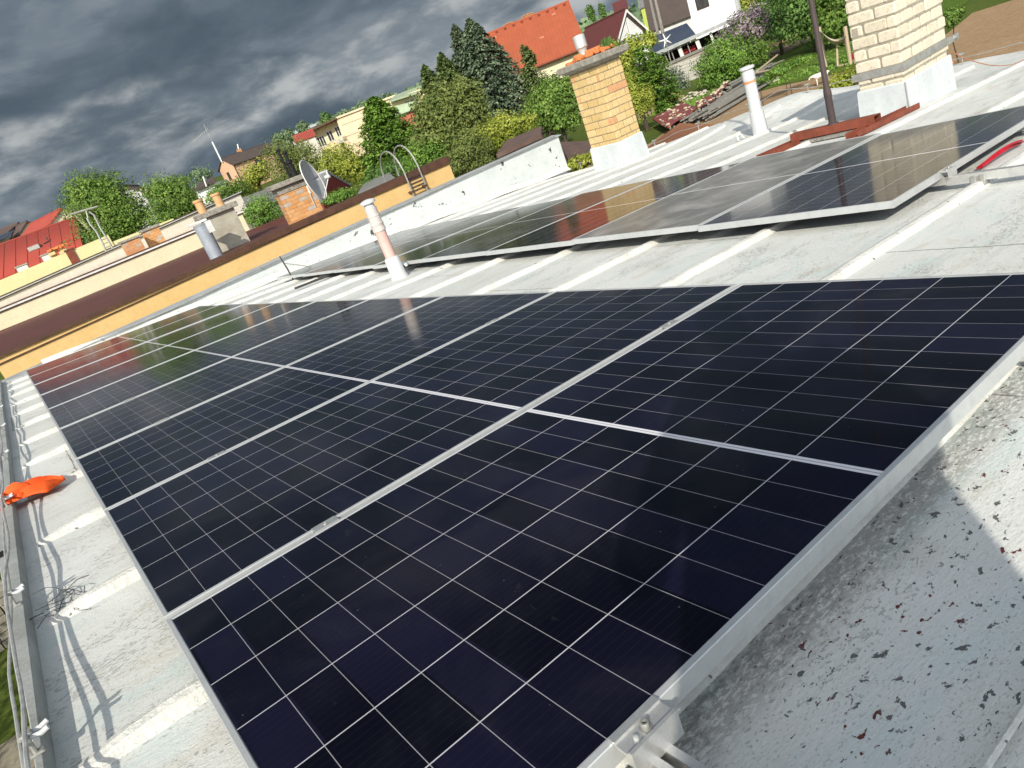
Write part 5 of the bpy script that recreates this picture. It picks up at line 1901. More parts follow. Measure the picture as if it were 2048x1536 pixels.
# sheds in the gardens behind the row
def shed(name, label, roofpts, thick, roofm, wallm, wallp=None, cat='shed', z0=GZ):
    P = [Vector(p) for p in roofpts]
    c = sum(P, Vector()) / len(P)
    t = thing(name, label, cat, (c.x, c.y, z0))
    n_ = (P[1] - P[0]).cross(P[2] - P[1])
    MB().slab(P, thick if n_.z > 0 else -thick).build('roof', roofm, t)
    w = MB()
    Q = [c + (p - c) * 0.94 - Vector((0, 0, thick)) for p in P]
    k = len(Q)
    vs = [Vector((q_.x, q_.y, z0)) for q_ in Q] + Q
    fs = [tuple(range(k - 1, -1, -1)), tuple(range(k, 2 * k))] + [(i, (i + 1) % k, k + (i + 1) % k, k + i) for i in range(k)]
    w.add(vs, fs).build('wall', wallm, t)
    return t


shed('garden_shed', 'shed with flat brown felt roof just beyond the white gable upstand', [at(992, 309, 19.0), at(1082, 268, 18.5), at(1083, 252, 22), at(1012, 281, 23)], 0.10, M['felt'], M['wood'])
shed('garden_shed', 'low shed with dark brown roof in front of the bright lawn patch', [at(1138, 322, 20.0), at(1200, 292, 21.0), at(1186, 281, 27), at(1118, 284, 25)], 0.10, M['felt'], M['wood'])
shed('garden_shed', 'shed with grey weathered roof right of the roof ladder hoops', [at(716, 385, 40), at(790, 356, 39), at(776, 343, 45), at(728, 366, 46)], 0.10, M['shingle'], M['greywood'])
shed('garden_shed', 'long grey shingle roof between the bright bush and the shrubs', [at(476, 432, 44), at(560, 395, 43), at(548, 372, 54), at(462, 404, 56)], 0.12, M['shingle'], M['greywood'])
A = at(656.5, 342, 41.0)
E1 = at(648, 398, 38.6)
E2 = at(707, 360, 43.6)
gd = Vector((E2.x - E1.x, E2.y - E1.y, 0)).normalized()
rd = Vector((-gd.y, gd.x, 0))
t, r0, d, pw, L, half, zr_, ze = gable_house('garden_shed', 'shed with ribbed grey roof and maroon boarded gable behind the dish', A, A + rd * 1.6, E1, E1 + rd * 1.6, GZ, M['maroon'], M['greysheet'], 0.10, cat='shed')
ro_ = [c_ for c_ in t.children if c_.name.startswith('roof')][0]
w = MB()
for k in range(14):
    a = r0 + d * (0.08 + 1.42 * k / 13)
    w.tube([a + Vector((0, 0, 0.01)), a + pw * half + Vector((0, 0, ze - zr_ + 0.01))], 0.05, 6)
w.build('sheet_rib', M['greysheet'], ro_)

# ---------------------------------------------------------------- ground
def ground_sheet():
    w = MB()
    rad = [0, 4, 8, 12, 16, 20, 25, 30, 36, 42, 48, 55, 63, 72, 84, 98, 115, 135, 160, 190, 230, 280, 340, 420, 600, 1000, 2000]
    n = 96
    w.v.append(Vector((0, 0, GZ)))
    for r_ in rad[1:]:
        for k in range(n):
            a = 2 * math.pi * k / n
            x, y = r_ * math.cos(a), r_ * math.sin(a)
            w.v.append(Vector((x, y, terrain(x, y))))
    for k in range(n):
        w.f.append([0, 1 + k, 1 + (k + 1) % n])
    for i in range(len(rad) - 2):
        for k in range(n):
            a, b = 1 + i * n + k, 1 + i * n + (k + 1) % n
            w.f.append([a, a + n, b + n, b])
    return w


tag(ground_sheet().build('ground', M['grass'], None, True), kind='structure')


def field(name, pts, m, dz, kind='structure', sub=1):
    """flat patch on the ground from photo points on the ground plane"""
    P = [on_z(x, y, GZ) for x, y in pts]
    P = [Vector((p.x, p.y, GZ + dz)) for p in P]
    w = MB().add(P, [list(range(len(P)))])
    n_ = (P[1] - P[0]).cross(P[2] - P[1])
    if n_.z < 0:
        w.f[0] = w.f[0][::-1]
    return tag(w.build(name, m), kind=kind)


# soil: one long bed along the low side of the house, its far border from the photo
P = [Vector((16, 4, GZ + 0.02)), Vector((48, 4, GZ + 0.02)), Vector((62, 18.5, GZ + 0.02)), Vector((49.5, 18.1, GZ + 0.02)), Vector((39.6, 16.2, GZ + 0.02)), Vector((36.5, 16.6, GZ + 0.02)), Vector((35.6, 19.6, GZ + 0.02)),
     Vector((36.6, 23.3, GZ + 0.02)), Vector((36.3, 26.6, GZ + 0.02)), Vector((30.8, 26.4, GZ + 0.02)), Vector((26.0, 24.5, GZ + 0.02)), Vector((16, 20, GZ + 0.02))]
tag(MB().add(P, [list(range(len(P)))]).build('soil', M['soil']), kind='structure')
P = [Vector((37.0, 27.2, GZ + 0.012)), Vector((36.9, 23.0, GZ + 0.012)), Vector((36.2, 18.8, GZ + 0.012)), Vector((39.0, 17.2, GZ + 0.012)), Vector((50, 19.2, GZ + 0.012)), Vector((62, 20.5, GZ + 0.012)), Vector((58, 34, GZ + 0.012)), Vector((46, 33, GZ + 0.012))]
P = [Vector((p.x, p.y, max(GZ, terrain(p.x, p.y)) + 0.012)) for p in P]
tag(MB().add(P, [list(range(len(P)))]).build('lawn', M['lawn']), kind='structure')
P = [Vector((27, 38, GZ + 0.012)), Vector((32, 33, GZ + 0.012)), Vector((47, 43, GZ + 0.012)), Vector((44, 52, GZ + 0.30)), Vector((34, 52, GZ + 0.30))]
tag(MB().add(P, [list(range(len(P)))]).build('lawn', M['lawn']), kind='structure')
P = [on_z(x, y, GZ + 0.02) for x, y in ((-60, 1530), (72, 1443), (150, 1640), (-40, 1720))]
w = MB().add(P, [[0, 1, 2, 3]])
if (P[1] - P[0]).cross(P[2] - P[1]).z < 0:
    w.f[0] = w.f[0][::-1]
tag(w.build('path', M['path']), kind='structure')

# stacked pale bricks on the grass at the left
c = on_z(2, 1285, GZ)
t = thing('brick_pile', 'pile of pale bricks on dark grass below the ledge, at the left edge', 'brick pile', (c.x, c.y, GZ))
w = MB()
rs = random.Random(12)
mm = Matrix.Translation((c.x - 0.15, c.y, GZ)) @ Matrix.Rotation(R(12), 4, 'Z')
for k in range(7):
    for i in range(5):
        for j in range(3):
            if k > 4 and (i + j) % 3 == 0:
                continue
            a = Matrix.Translation((i * 0.25 - 0.6 + rs.uniform(-.01, .01), j * 0.30 - 0.4 + rs.uniform(-.01, .01), k * 0.118))
            w.cbox((0, 0, 0.002), (0.235, 0.285, 0.112), 0.01, mm @ a)
w.build('brick_stack', plain('pale dusty brick', (0.30, 0.28, 0.24), (0.20, 0.19, 0.16), 8, 0.9), t)

# ---------------------------------------------------------------- trees and shrubs
def crown_cards(w, blobs, n, size, rs, droop=0.0, shell=0.55, aspect=1.6):
    vol = [a[3] * a[4] * a[5] for a in blobs]
    tot = sum(vol)
    for (cx, cy, cz, rx, ry, rz), v_ in zip(blobs, vol):
        ph = [rs.uniform(0, 6.3) for _ in range(6)]
        for _ in range(max(8, int(n * v_ / tot))):
            th = rs.uniform(0, 2 * math.pi)
            z = rs.uniform(-1, 1)
            s = math.sqrt(1 - z * z)
            bumpy = 1 + 0.17 * math.sin(3 * th + ph[0] + 2 * z) + 0.13 * math.sin(5 * th + ph[1] - 4 * z) + 0.12 * math.sin(7 * z + ph[2] + th)
            r_ = (shell + (1 - shell) * rs.random() ** 0.6) * bumpy
            if rs.random() < 0.06:
                r_ *= 1.12
            nx, ny, nz = s * math.cos(th), s * math.sin(th), z
            p = Vector((cx + rx * r_ * nx, cy + ry * r_ * ny, cz + rz * r_ * nz))
            nn = Vector((nx, ny, nz + 0.35)) + Vector((rs.uniform(-.8, .8), rs.uniform(-.8, .8), rs.uniform(-.8, .8)))
            nn.normalize()
            up = Vector((rs.uniform(-1, 1), rs.uniform(-1, 1), rs.uniform(-1, 1) - droop))
            u = (up - nn * up.dot(nn))
            if u.length < 0.05:
                continue
            u.normalize()
            v2 = nn.cross(u)
            a = size * rs.uniform(0.55, 1.35)
            b = a / aspect * rs.uniform(0.7, 1.2)
            w.add([p - u * a * 0.5, p + v2 * b * 0.5 + nn * a * 0.08, p + u * a * 0.55, p - v2 * b * 0.5 + nn * a * 0.08], [(0, 1, 2, 3)])


def trunk_limbs(w, base, blobs, r0, rs, n=9):
    cx = sum(b[0] for b in blobs) / len(blobs)
    cy = sum(b[1] for b in blobs) / len(blobs)
    zl_ = min(b[2] - b[5] * 0.5 for b in blobs)
    fork = Vector((cx, cy, max(base.z + 0.4, zl_)))
    w.tube([base, base.lerp(fork, 0.5) + Vector((rs.uniform(-.1, .1), rs.uniform(-.1, .1), 0)), fork], [r0, r0 * 0.8, r0 * 0.62], 8)
    for k in range(n):
        b = blobs[k % len(blobs)]
        e = Vector((b[0] + rs.uniform(-.7, .7) * b[3], b[1] + rs.uniform(-.7, .7) * b[4], b[2] + rs.uniform(-.3, .75) * b[5]))
        m_ = fork.lerp(e, 0.5) + Vector((rs.uniform(-.2, .2), rs.uniform(-.2, .2), rs.uniform(0, .3)))
        w.tube([fork, m_, e], [r0 * 0.5, r0 * 0.3, r0 * 0.10], 5)


def broadleaf(name, label, cat, blobs_px, D, m, n=2600, leaf=0.24, seed=1, base_z=None, r0=0.14, group=None, droop=0.2, shell=0.5, extra=None):
    """blobs_px: (x, y, width_px, height_px[, depth shift])"""
    rs = random.Random(seed)
    s = pxscale(D)
    leaf = max(leaf, 5.2 * s)
    blobs = []
    for q_ in blobs_px:
        x, y, wd, ht = q_[:4]
        c = at(x, y, D + (q_[4] if len(q_) > 4 else 0))
        blobs.append((c.x, c.y, c.z, wd * s / 2, wd * s / 2, ht * s / 2))
    cx = sum(b[0] for b in blobs) / len(blobs)
    cy = sum(b[1] for b in blobs) / len(blobs)
    bz = terrain(cx, cy) if base_z is None else base_z
    t = thing(name, label, cat, (cx, cy, bz), group=group)
    w = MB()
    trunk_limbs(w, Vector((cx, cy, bz)), blobs, r0, rs)
    w.build('trunk', M['bark'], t, True)
    w = MB()
    crown_cards(w, blobs, int(n * 2.2), leaf * 0.66, rs, droop, shell)
    w.build('crown', m, t)
    if extra:
        w = MB()
        crown_cards(w, blobs, int(extra[1] * 1.8), extra[2] * 0.75, rs, 0.0, 0.8)
        w.build(extra[3], extra[0], t)
    return t


def conifer(name, label, top, bot_y, wd, D, m, n=3200, seed=1, leaf=0.30, power=0.85, group=None, droop=0.9, gaps=0.35, cat='conifer'):
    rs = random.Random(seed)
    T = at(top[0], top[1], D)
    s = pxscale(D)
    gz = terrain(T.x, T.y)
    zb = T.z - (bot_y - top[1]) * s * 0.95
    t = thing(name, label, cat, (T.x, T.y, min(gz, zb)), group=group)
    MB().tube([Vector((T.x, T.y, min(gz, zb))), Vector((T.x, T.y, (zb + T.z) / 2)), T - Vector((0, 0, 0.2))], [0.20, 0.12, 0.02], 7).build('trunk', M['bark'], t, True)
    H = T.z - zb
    Rm = wd * s / 2
    w = MB()
    n = int(n * 1.9)
    leaf = leaf * 0.74
    nb = max(60, int(n / 26))
    for k in range(nb):
        f = (k + rs.random()) / nb
        f = f ** 0.80
        z = T.z - H * f
        Rr = Rm * (f ** power) * (0.78 + 0.36 * rs.random()) + 0.06
        a = rs.uniform(0, 2 * math.pi)
        tip = Vector((math.cos(a), math.sin(a), 0))
        side = Vector((-tip.y, tip.x, 0))
        lift = 0.25 * (1 - f)
        for q_ in range(26):
            g_ = rs.random() ** 0.55
            sp = (1 - g_) * 0.9 + 0.25
            p = Vector((T.x, T.y, z)) + tip * (Rr * g_) + side * (Rr * 0.34 * sp * rs.uniform(-1, 1)) + Vector((0, 0, Rr * (lift - droop * 0.35 * g_ * g_) + rs.uniform(-.10, .10)))
            d_ = (tip * rs.uniform(0.4, 1.0) + side * rs.uniform(-.9, .9) + Vector((0, 0, rs.uniform(-0.9, 0.35) * (0.5 + droop * .5)))).normalized()
            nn = Vector((rs.uniform(-.6, .6), rs.uniform(-.6, .6), 1.0)).normalized()
            v2 = d_.cross(nn).normalized()
            l_ = leaf * rs.uniform(0.6, 1.3)
            b = l_ * 0.30
            w.add([p - d_ * l_ * .4, p + v2 * b, p + d_ * l_ * .6, p - v2 * b], [(0, 1, 2, 3)])
    for q_ in range(14):
        p = T - Vector((0, 0, rs.uniform(0, 0.7)))
        w.add([p - Vector((0.06, 0, 0.15)), p + Vector((0.05, 0.05, 0)), p + Vector((0, 0, 0.22)), p - Vector((0.02, 0.06, 0))], [(0, 1, 2, 3)])
    w.build('crown', m, t)
    return t


broadleaf('garden_tree', 'full green broadleaf tree behind the red roof, leftmost tree', 'tree', [(195, 398, 120, 92), (172, 368, 66, 44), (150, 395, 56, 50), (205, 366, 50, 44), (250, 428, 100, 86), (225, 385, 60, 44), (215, 460, 120, 70), (278, 440, 50, 60)], 62, M['lf_green'], 8800, 0.27, 1, shell=0.15)
broadleaf('garden_tree', 'rounded green broadleaf tree left of the grey rendered chimney', 'tree', [(345, 400, 95, 80), (318, 380, 60, 60), (372, 430, 80, 70), (330, 445, 80, 60), (350, 372, 50, 40), (392, 420, 40, 50)], 60, M['lf_green'], 7000, 0.24, 2, shell=0.15)
broadleaf('garden_tree', 'thin brownish olive tree in front of the peach house', 'tree', [(565, 318, 80, 70), (595, 300, 60, 50), (548, 300, 50, 40), (610, 330, 60, 50), (580, 345, 90, 40)], 52, M['lf_olive'], 3000, 0.19, 3, shell=0.1, droop=0.0)
broadleaf('garden_tree', 'grey green thin tree right of the black flue', 'tree', [(630, 325, 60, 60), (645, 340, 60, 60), (612, 300, 40, 30)], 50, M['lf_olive'], 1700, 0.18, 4, shell=0.15, droop=0)
broadleaf('garden_shrub', 'yellow green shrub right of the peach house wall', 'shrub', [(505, 350, 46, 40), (525, 340, 40, 40), (500, 372, 40, 30)], 60, M['lf_yellow'], 1200, 0.26, 5)
broadleaf('garden_shrub', 'light green shrub below the peach house wall', 'shrub', [(450, 385, 60, 40), (478, 375, 40, 34), (430, 395, 40, 34)], 58, M['lf_green'], 1500, 0.24, 6)
broadleaf('garden_shrub', 'bright green feathery bush left of the orange brick chimney', 'shrub', [(520, 412, 60, 44), (505, 430, 46, 40), (545, 425, 46, 44), (528, 440, 60, 30)], 41, M['lf_cypress'], 2600, 0.13, 7, shell=0.3, droop=-0.6)
broadleaf('garden_shrub', 'bright bush right of the dish, below the maroon shed gable', 'shrub', [(680, 391, 56, 24), (660, 398, 36, 22), (698, 392, 30, 20)], 37, M['lf_cypress'], 1600, 0.11, 8, shell=0.3, droop=-0.6)
broadleaf('garden_shrub', 'yellowish bush left of the tall bright conifer', 'shrub', [(672, 322, 70, 66), (700, 318, 60, 60), (660, 350, 60, 50), (705, 345, 70, 50)], 49, M['lf_yellow'], 3200, 0.20, 9, shell=0.4, droop=-0.5)
conifer('tall_conifer', 'bright green dense conifer with a broad pyramid shape', (744, 197), 380, 185, 49, M['lf_cypress'], 15000, 11, 0.30, 0.66, droop=0.3)
conifer('tall_conifer', 'dark shaggy conifer left of the twin spruces', (848, 132), 330, 140, 52, M['lf_fir'], 8600, 12, 0.34, 0.75)
conifer('tall_conifer', 'dark shaggy conifer with a bent top, second from the twin spruces', (880, 108), 330, 140, 51, M['lf_fir'], 8600, 13, 0.34, 0.7)
conifer('tall_spruce', 'blue grey spruce with a narrow top, left of a pair', (908, 52), 245, 116, 52, M['lf_spruce'], 8000, 14, 0.34, 0.72)
conifer('tall_spruce', 'big blue grey spruce in front of the orange roof, right of a pair', (938, 40), 262, 214, 51, M['lf_spruce'], 15000, 15, 0.36, 0.80)
conifer('tall_conifer', 'slim green conifer standing before the orange roof eave', (1046, 92), 245, 84, 46, M['lf_fir'], 3600, 16, 0.26, 0.62, droop=0.5)
broadleaf('garden_tree', 'olive green bushy tree below the twin spruces', 'tree', [(880, 220, 110, 90), (920, 190, 80, 70), (870, 270, 110, 80), (935, 240, 90, 100), (850, 230, 60, 60), (950, 200, 50, 70), (905, 290, 80, 60)], 43, M['lf_olive'], 8000, 0.28, 17, shell=0.15, droop=0.0)
broadleaf('garden_tree', 'green drooping tree left of the yellow brick chimney', 'tree', [(1105, 205, 90, 80), (1135, 180, 70, 60), (1080, 230, 70, 60), (1130, 230, 80, 60), (1098, 172, 50, 40)], 40, M['lf_green'], 6500, 0.24, 18, shell=0.2, droop=0.5)
broadleaf('garden_shrub', 'light green bush above the brown felt shed roof', 'shrub', [(1020, 255, 60, 50), (985, 272, 60, 60), (1050, 245, 50, 36), (1000, 240, 40, 34)], 31, M['lf_yellow'], 2800, 0.15, 19, shell=0.35, droop=-0.2)
broadleaf('garden_shrub', 'grey green willowy bush at the end of the ochre wall', 'shrub', [(940, 300, 80, 70), (915, 330, 70, 50), (960, 325, 60, 60), (930, 275, 50, 40), (970, 295, 40, 40)], 30, M['lf_olive'], 3800, 0.14, 20, shell=0.3, droop=0.0)
broadleaf('garden_shrub', 'bright green bush behind the ladder hoops', 'shrub', [(850, 305, 70, 60), (875, 290, 50, 40), (830, 330, 60, 40), (880, 320, 50, 40)], 42, M['lf_cypress'], 3000, 0.17, 21, shell=0.3)
broadleaf('garden_shrub', 'dark green bush low behind the ochre coping', 'shrub', [(790, 345, 90, 50), (760, 355, 60, 40)], 45, M['lf_dark'], 1800, 0.20, 22)
broadleaf('garden_shrub', 'small yellow green bush at the left foot of the yellow chimney', 'shrub', [(1160, 325, 50, 30), (1180, 318, 36, 26), (1140, 330, 30, 20)], 18, M['lf_yellow'], 900, 0.10, 23, shell=0.25, droop=-0.4)
broadleaf('hedge', 'tall flat topped yellow green hedge behind the yellow chimney', 'hedge', [(1240, 120, 50, 60), (1262, 98, 44, 44), (1288, 86, 36, 36), (1250, 150, 50, 70), (1228, 100, 30, 36), (1302, 78, 24, 24)], 58, M['lf_yellow'], 4600, 0.28, 24, shell=0.45, droop=0)
conifer('garden_conifer', 'rounded green thuja right of the yellow chimney', (1282, 96), 215, 84, 52, M['lf_cypress'], 4200, 25, 0.24, 0.40, droop=0.2)
conifer('garden_conifer', 'bright green thuja close to the block wall', (1308, 106), 215, 62, 51, M['lf_cypress'], 2800, 26, 0.24, 0.36, droop=0.2)
broadleaf('garden_shrub', 'bright shrub at the right foot of the yellow chimney', 'shrub', [(1275, 205, 40, 60), (1295, 195, 30, 50), (1262, 180, 30, 50)], 44, M['lf_yellow'], 1600, 0.20, 27, shell=0.35)
broadleaf('garden_shrub', 'round bright green bush in front of the block wall', 'shrub', [(1445, 118, 90, 70), (1420, 140, 60, 60), (1470, 125, 60, 56), (1450, 150, 80, 50), (1440, 95, 50, 30)], 53, M['lf_cypress'], 4600, 0.22, 28, shell=0.45)
broadleaf('garden_shrub', 'loose green bush right of the round bright bush', 'shrub', [(1505, 105, 60, 50), (1488, 130, 50, 50)], 54, M['lf_green'], 1500, 0.22, 29, shell=0.3)
broadleaf('lilac_bush', 'lilac bush covered in pale purple blossom', 'shrub', [(1490, 58, 70, 56), (1515, 38, 56, 44), (1465, 75, 50, 40)], 56, M['lf_green'], 1500, 0.24, 30, extra=(M['lf_lilac'], 2600, 0.22, 'blossom'))
broadleaf('garden_tree', 'tree with white blossom left of the big dark trees', 'tree', [(1548, 18, 50, 56), (1540, 50, 40, 50), (1552, -25, 44, 50)], 57, M['lf_dark'], 1500, 0.24, 31, extra=(M['lf_white'], 900, 0.18, 'blossom'))
broadleaf('garden_tree', 'yellow green tree behind the lilac bush', 'tree', [(1494, 10, 44, 60), (1500, -30, 50, 60)], 66, M['lf_yellow'], 1500, 0.28, 32)
broadleaf('garden_tree', 'large dark green tree behind the iron pole', 'tree', [(1610, 20, 110, 90), (1655, 0, 90, 100), (1580, 40, 80, 70), (1640, 50, 90, 60), (1600, -40, 130, 90)], 53, M['lf_dark'], 6000, 0.30, 33, shell=0.35)
broadleaf('garden_tree', 'large green tree left of the cream chimney', 'tree', [(1680, 20, 80, 90), (1690, -30, 90, 80), (1665, 50, 60, 50)], 51, M['lf_green'], 3600, 0.28, 34, shell=0.4)
broadleaf('weed_clump', 'tall green weeds between the iron pole and the cream chimney', 'weeds', [(1690, 160, 60, 34), (1665, 175, 50, 26), (1715, 150, 50, 34), (1650, 185, 36, 20)], 30, M['lf_yellow'], 2600, 0.13, 35, r0=0.02, shell=0.1, droop=-1.2)
broadleaf('garden_shrub', 'small green bush at the right edge of the cream chimney', 'shrub', [(1902, 34, 34, 26), (1912, 28, 22, 20)], 33, M['lf_green'], 900, 0.14, 36, r0=0.03)
broadleaf('garden_plants', 'row of leafy garden plants along the lawn border', 'plants', [(1560, 140, 60, 16), (1600, 122, 50, 14), (1530, 158, 44, 14)], 39, M['lf_cypress'], 1500, 0.15, 37, r0=0.02, shell=0.1, droop=-1.0)
broadleaf('climbing_plant', 'thin grey green climbing plant against the block wall', 'plant', [(1358, 165, 36, 60), (1345, 150, 20, 40), (1372, 180, 24, 40)], 58, M['lf_spruce'], 900, 0.16, 38, r0=0.03, shell=0.1)
# small far trees on the skyline
sk = [(652, 238, 22, 26, 128), (690, 230, 44, 20, 170), (726, 213, 40, 20, 150), (604, 254, 24, 20, 140), (575, 268, 26, 20, 170), (400, 350, 46, 30, 150), (408, 372, 40, 30, 130), (776, 196, 22, 18, 140), (1180, 24, 16, 24, 140), (1204, 20, 12, 22, 150), (556, 276, 24, 18, 170)]
lab2 = ['dark round tree top over the left end of the beige roof', 'far trees above the middle of the beige roof', 'distant dull trees above the right half of the beige roof', 'little tree over the long white roof', 'far tree right of the peach house ridge', 'green trees on the hill left of the peach house', 'light green trees above the small white house', 'small light tree just left of the pale green roof', 'dark far spruce right of the orange ridge', 'small dark far spruce by the maroon skyline house', 'far bush touching the right end of the peach house ridge']
for k, ((x, y, wd, ht, D), lb) in enumerate(zip(sk, lab2)):
    broadleaf('far_tree', lb, 'tree', [(x, y, wd, ht), (x + wd * .3, y + ht * .3, wd * .7, ht * .8)], D, M['lf_far'] if k not in (0, 8, 9) else M['lf_dark'], 500, pxscale(D) * 5.5, 60 + k, r0=0.15, shell=0.3)

# far woods on the hills: one mass of foliage
w = MB()
rs = random.Random(77)
for _ in range(9000):
    a = R(rs.uniform(20, 112))
    r_ = rs.uniform(190, 420)
    x, y = r_ * math.cos(a), r_ * math.sin(a)
    dens_ = math.sin(a * 9) + math.sin(a * 23 + 1) + math.sin(r_ * 0.045 + a * 5)
    if dens_ < -0.2:
        continue
    p = Vector((x, y, terrain(x, y) + rs.uniform(0.0, 5.5)))
    s_ = rs.uniform(1.0, 2.6)
    nn = Vector((rs.uniform(-1, 1), rs.uniform(-1, 1), rs.uniform(0, 1))).normalized()
    u = nn.orthogonal().normalized() * s_
    v2 = nn.cross(u) * rs.uniform(0.5, 0.9)
    w.add([p - u, p + v2, p + u, p - v2], [(0, 1, 2, 3)])
tag(w.build('far_woods', M['lf_far']), 'woods and hedges on the far hills', None, None, 'stuff')
# grass tufts on the meadow and lawn that the roof overlooks
w = MB()
for _ in range(9000):
    a = R(rs.uniform(24, 44))
    r_ = rs.uniform(36, 52)
    x, y = r_ * math.cos(a), r_ * math.sin(a)
    if x < 37.5 or (y < 17 and x < 50):
        continue
    p = Vector((x, y, terrain(x, y)))
    h_ = rs.uniform(0.05, 0.20)
    b = rs.uniform(0, 6.3)
    e = Vector((math.cos(b), math.sin(b), 0)) * 0.07
    w.add([p - e, p + e, p + e * .6 + Vector((rs.uniform(-.06, .06), rs.uniform(-.06, .06), h_)), p - e * .6 + Vector((rs.uniform(-.06, .06), 0, h_))], [(0, 1, 2, 3)])
tag(w.build('grass', M['lf_cypress']), 'tufts of grass on the garden lawn', None, None, 'stuff')

# unseen hedge, added only to shade the grass below the ledge
rs = random.Random(41)
t = thing('added_shade_hedge', 'added unseen hedge that shades the grass below the ledge', 'hedge', (-5.6, 9, GZ))
w = MB()
blobs = [(-5.6 + rs.uniform(-.2, .2), -2 + 1.1 * k, GZ + 1.75, 0.85, 0.9, 1.95 + rs.uniform(-.15, .1)) for k in range(22)]
crown_cards(w, blobs, 14000, 0.16, rs, 0.2, 0.3)
w.build('crown', M['lf_dark'], t)
for k in range(22):
    MB().tube([(-5.6, -2 + 1.1 * k, GZ), (-5.6, -2 + 1.1 * k, GZ + 2.2)], [0.06, 0.03], 6).build('trunk', M['bark'], t, True)

# ---------------------------------------------------------------- clutter in the garden beyond the low edge
def G(x, y, h=0.0):
    return on_z(x, y, GZ + h)


# rusty corrugated lean-to right beyond the edge
P = [at(1296, 294, 17.5), at(1400, 263, 19.0), at(1428, 249, 22.5), at(1359, 246, 23.5)]
zc = sum(p.z for p in P) / 4
t = thing('lean_to', 'rusty corrugated lean to roof below the low roof edge, right of the yellow chimney', 'lean-to', (P[0].x, P[0].y, GZ))
w = MB().slab(P, 0.03 if (P[1] - P[0]).cross(P[2] - P[1]).z > 0 else -0.03)
o = w.build('corrugated_roof', M['t_rust'], t)
du = (P[1] - P[0]).normalized()
set_uv(o, P[0], (P[3] - P[0]).normalized().cross(Vector((0, 0, 1))).normalized(), du)
w = MB()
for p in P:
    q_ = p * 0.97 + (sum(P, Vector()) / 4) * 0.03
    w.tube([Vector((q_.x, q_.y, GZ)), Vector((q_.x, q_.y, p.z - 0.05))], 0.06, 6)
w.build('post', M['wood'], t)

# red sheets with rubble on top of timber stacks
def sheet_pile(label, pts, h, seed):
    P = [G(x, y, h) for x, y in pts]
    c = sum(P, Vector()) / len(P)
    t = thing('sheet_pile', label, 'sheet pile', (c.x, c.y, GZ))
    rs = random.Random(seed)
    def fn(a, b):
        p = (P[0] * (1 - a) + P[1] * a) * (1 - b) + (P[3] * (1 - a) + P[2] * a) * b
        return p + Vector((0, 0, 0.05 * math.sin(a * 5 + seed) + 0.04 * math.sin(b * 7)))
    o = MB().grid(fn, 14, 8).build('red_sheet', M['redsheet'], t, True)
    md = o.modifiers.new('thickness', 'SOLIDIFY')
    md.thickness = 0.05
    for _ in range(24):
        p = fn(rs.uniform(.05, .95), rs.uniform(.05, .95)) + Vector((0, 0, 0.05))
        s_ = rs.uniform(0.04, 0.11)
        MB().cbox((-s_, -s_ * .7, -s_ * .4), (s_, s_ * .7, s_ * .5), s_ * 0.25, Matrix.Translation(p) @ Matrix.Rotation(rs.uniform(0, 6), 4, 'Z') @ Matrix.Rotation(rs.uniform(-.5, .5), 4, 'X')).build('rubble_piece', M['netting'], t)
    for k in range(9):
        a = fn(0.02, 0.05 + 0.9 * k / 8) - Vector((0, 0, 0.10 + 0.10 * (k % 3)))
        b = fn(0.98, 0.05 + 0.9 * k / 8) - Vector((0, 0, 0.10 + 0.10 * (k % 3)))
        ex = (b - a).normalized() * rs.uniform(0.0, 0.5)
        MB().tube([a - ex, b + ex * .6], 0.07, 5).build('support_timber', M['greywood'], t)


sheet_pile('wide sagging red sheet with pale rubble on it, beyond the rusty lean to', [(1303, 239), (1336, 254), (1396, 213), (1362, 206)], 0.55, 1)
sheet_pile('narrow red sheet strewn with rubble, just above the wide sagging one', [(1392, 208), (1396, 219), (1446, 188), (1430, 182)], 0.6, 2)
sheet_pile('small red sheet at the upper end of the grey plank stack', [(1425, 188), (1432, 194), (1458, 165), (1452, 161)], 0.7, 3)


def plank_stack(label, a, b, wd, h, n, m, seed, cat='timber'):
    A, B = G(*a), G(*b)
    d = (B - A).normalized()
    s_ = Vector((-d.y, d.x, 0))
    L = (B - A).length
    t = thing('timber_stack', label, cat, A, group='stacks of old timber in the garden')
    rs = random.Random(seed)
    for k in range(n):
        w = MB()
        o_ = s_ * rs.uniform(-wd / 2, wd / 2) + Vector((0, 0, rs.uniform(0.05, h)))
        st, ln = rs.uniform(0, 0.15) * L, rs.uniform(0.6, 0.98) * L
        ang = Matrix.Rotation(math.atan2(d.y, d.x) + rs.uniform(-.02, .02), 4, 'Z') @ Matrix.Rotation(rs.uniform(-.012, .012), 4, 'Y')
        wp = rs.uniform(0.06, 0.14)
        w.cbox((0, -wp / 2, 0), (min(ln, L - st), wp / 2, rs.uniform(0.04, 0.10)), 0.012, Matrix.Translation(A + d * st + o_) @ ang)
        w.build('plank', m, t)
    return t


plank_stack('long stack of grey planks behind the slim white pipe', (1392, 252), (1535, 166), 1.5, 0.45, 60, M['greywood'], 1)
plank_stack('stack of grey beams running up beside the lawn border', (1452, 196), (1560, 142), 1.3, 0.6, 34, M['greywood'], 2)
plank_stack('stack of brown boards left of the big dark tree', (1545, 130), (1650, 88), 2.2, 0.75, 40, M['wood'], 3)
plank_stack('few reddish beams on top of the brown boards', (1552, 118), (1640, 76), 1.4, 1.0, 12, plain('reddish beam', (0.30, 0.17, 0.12), (0.20, 0.11, 0.08), 5, 0.85), 4)
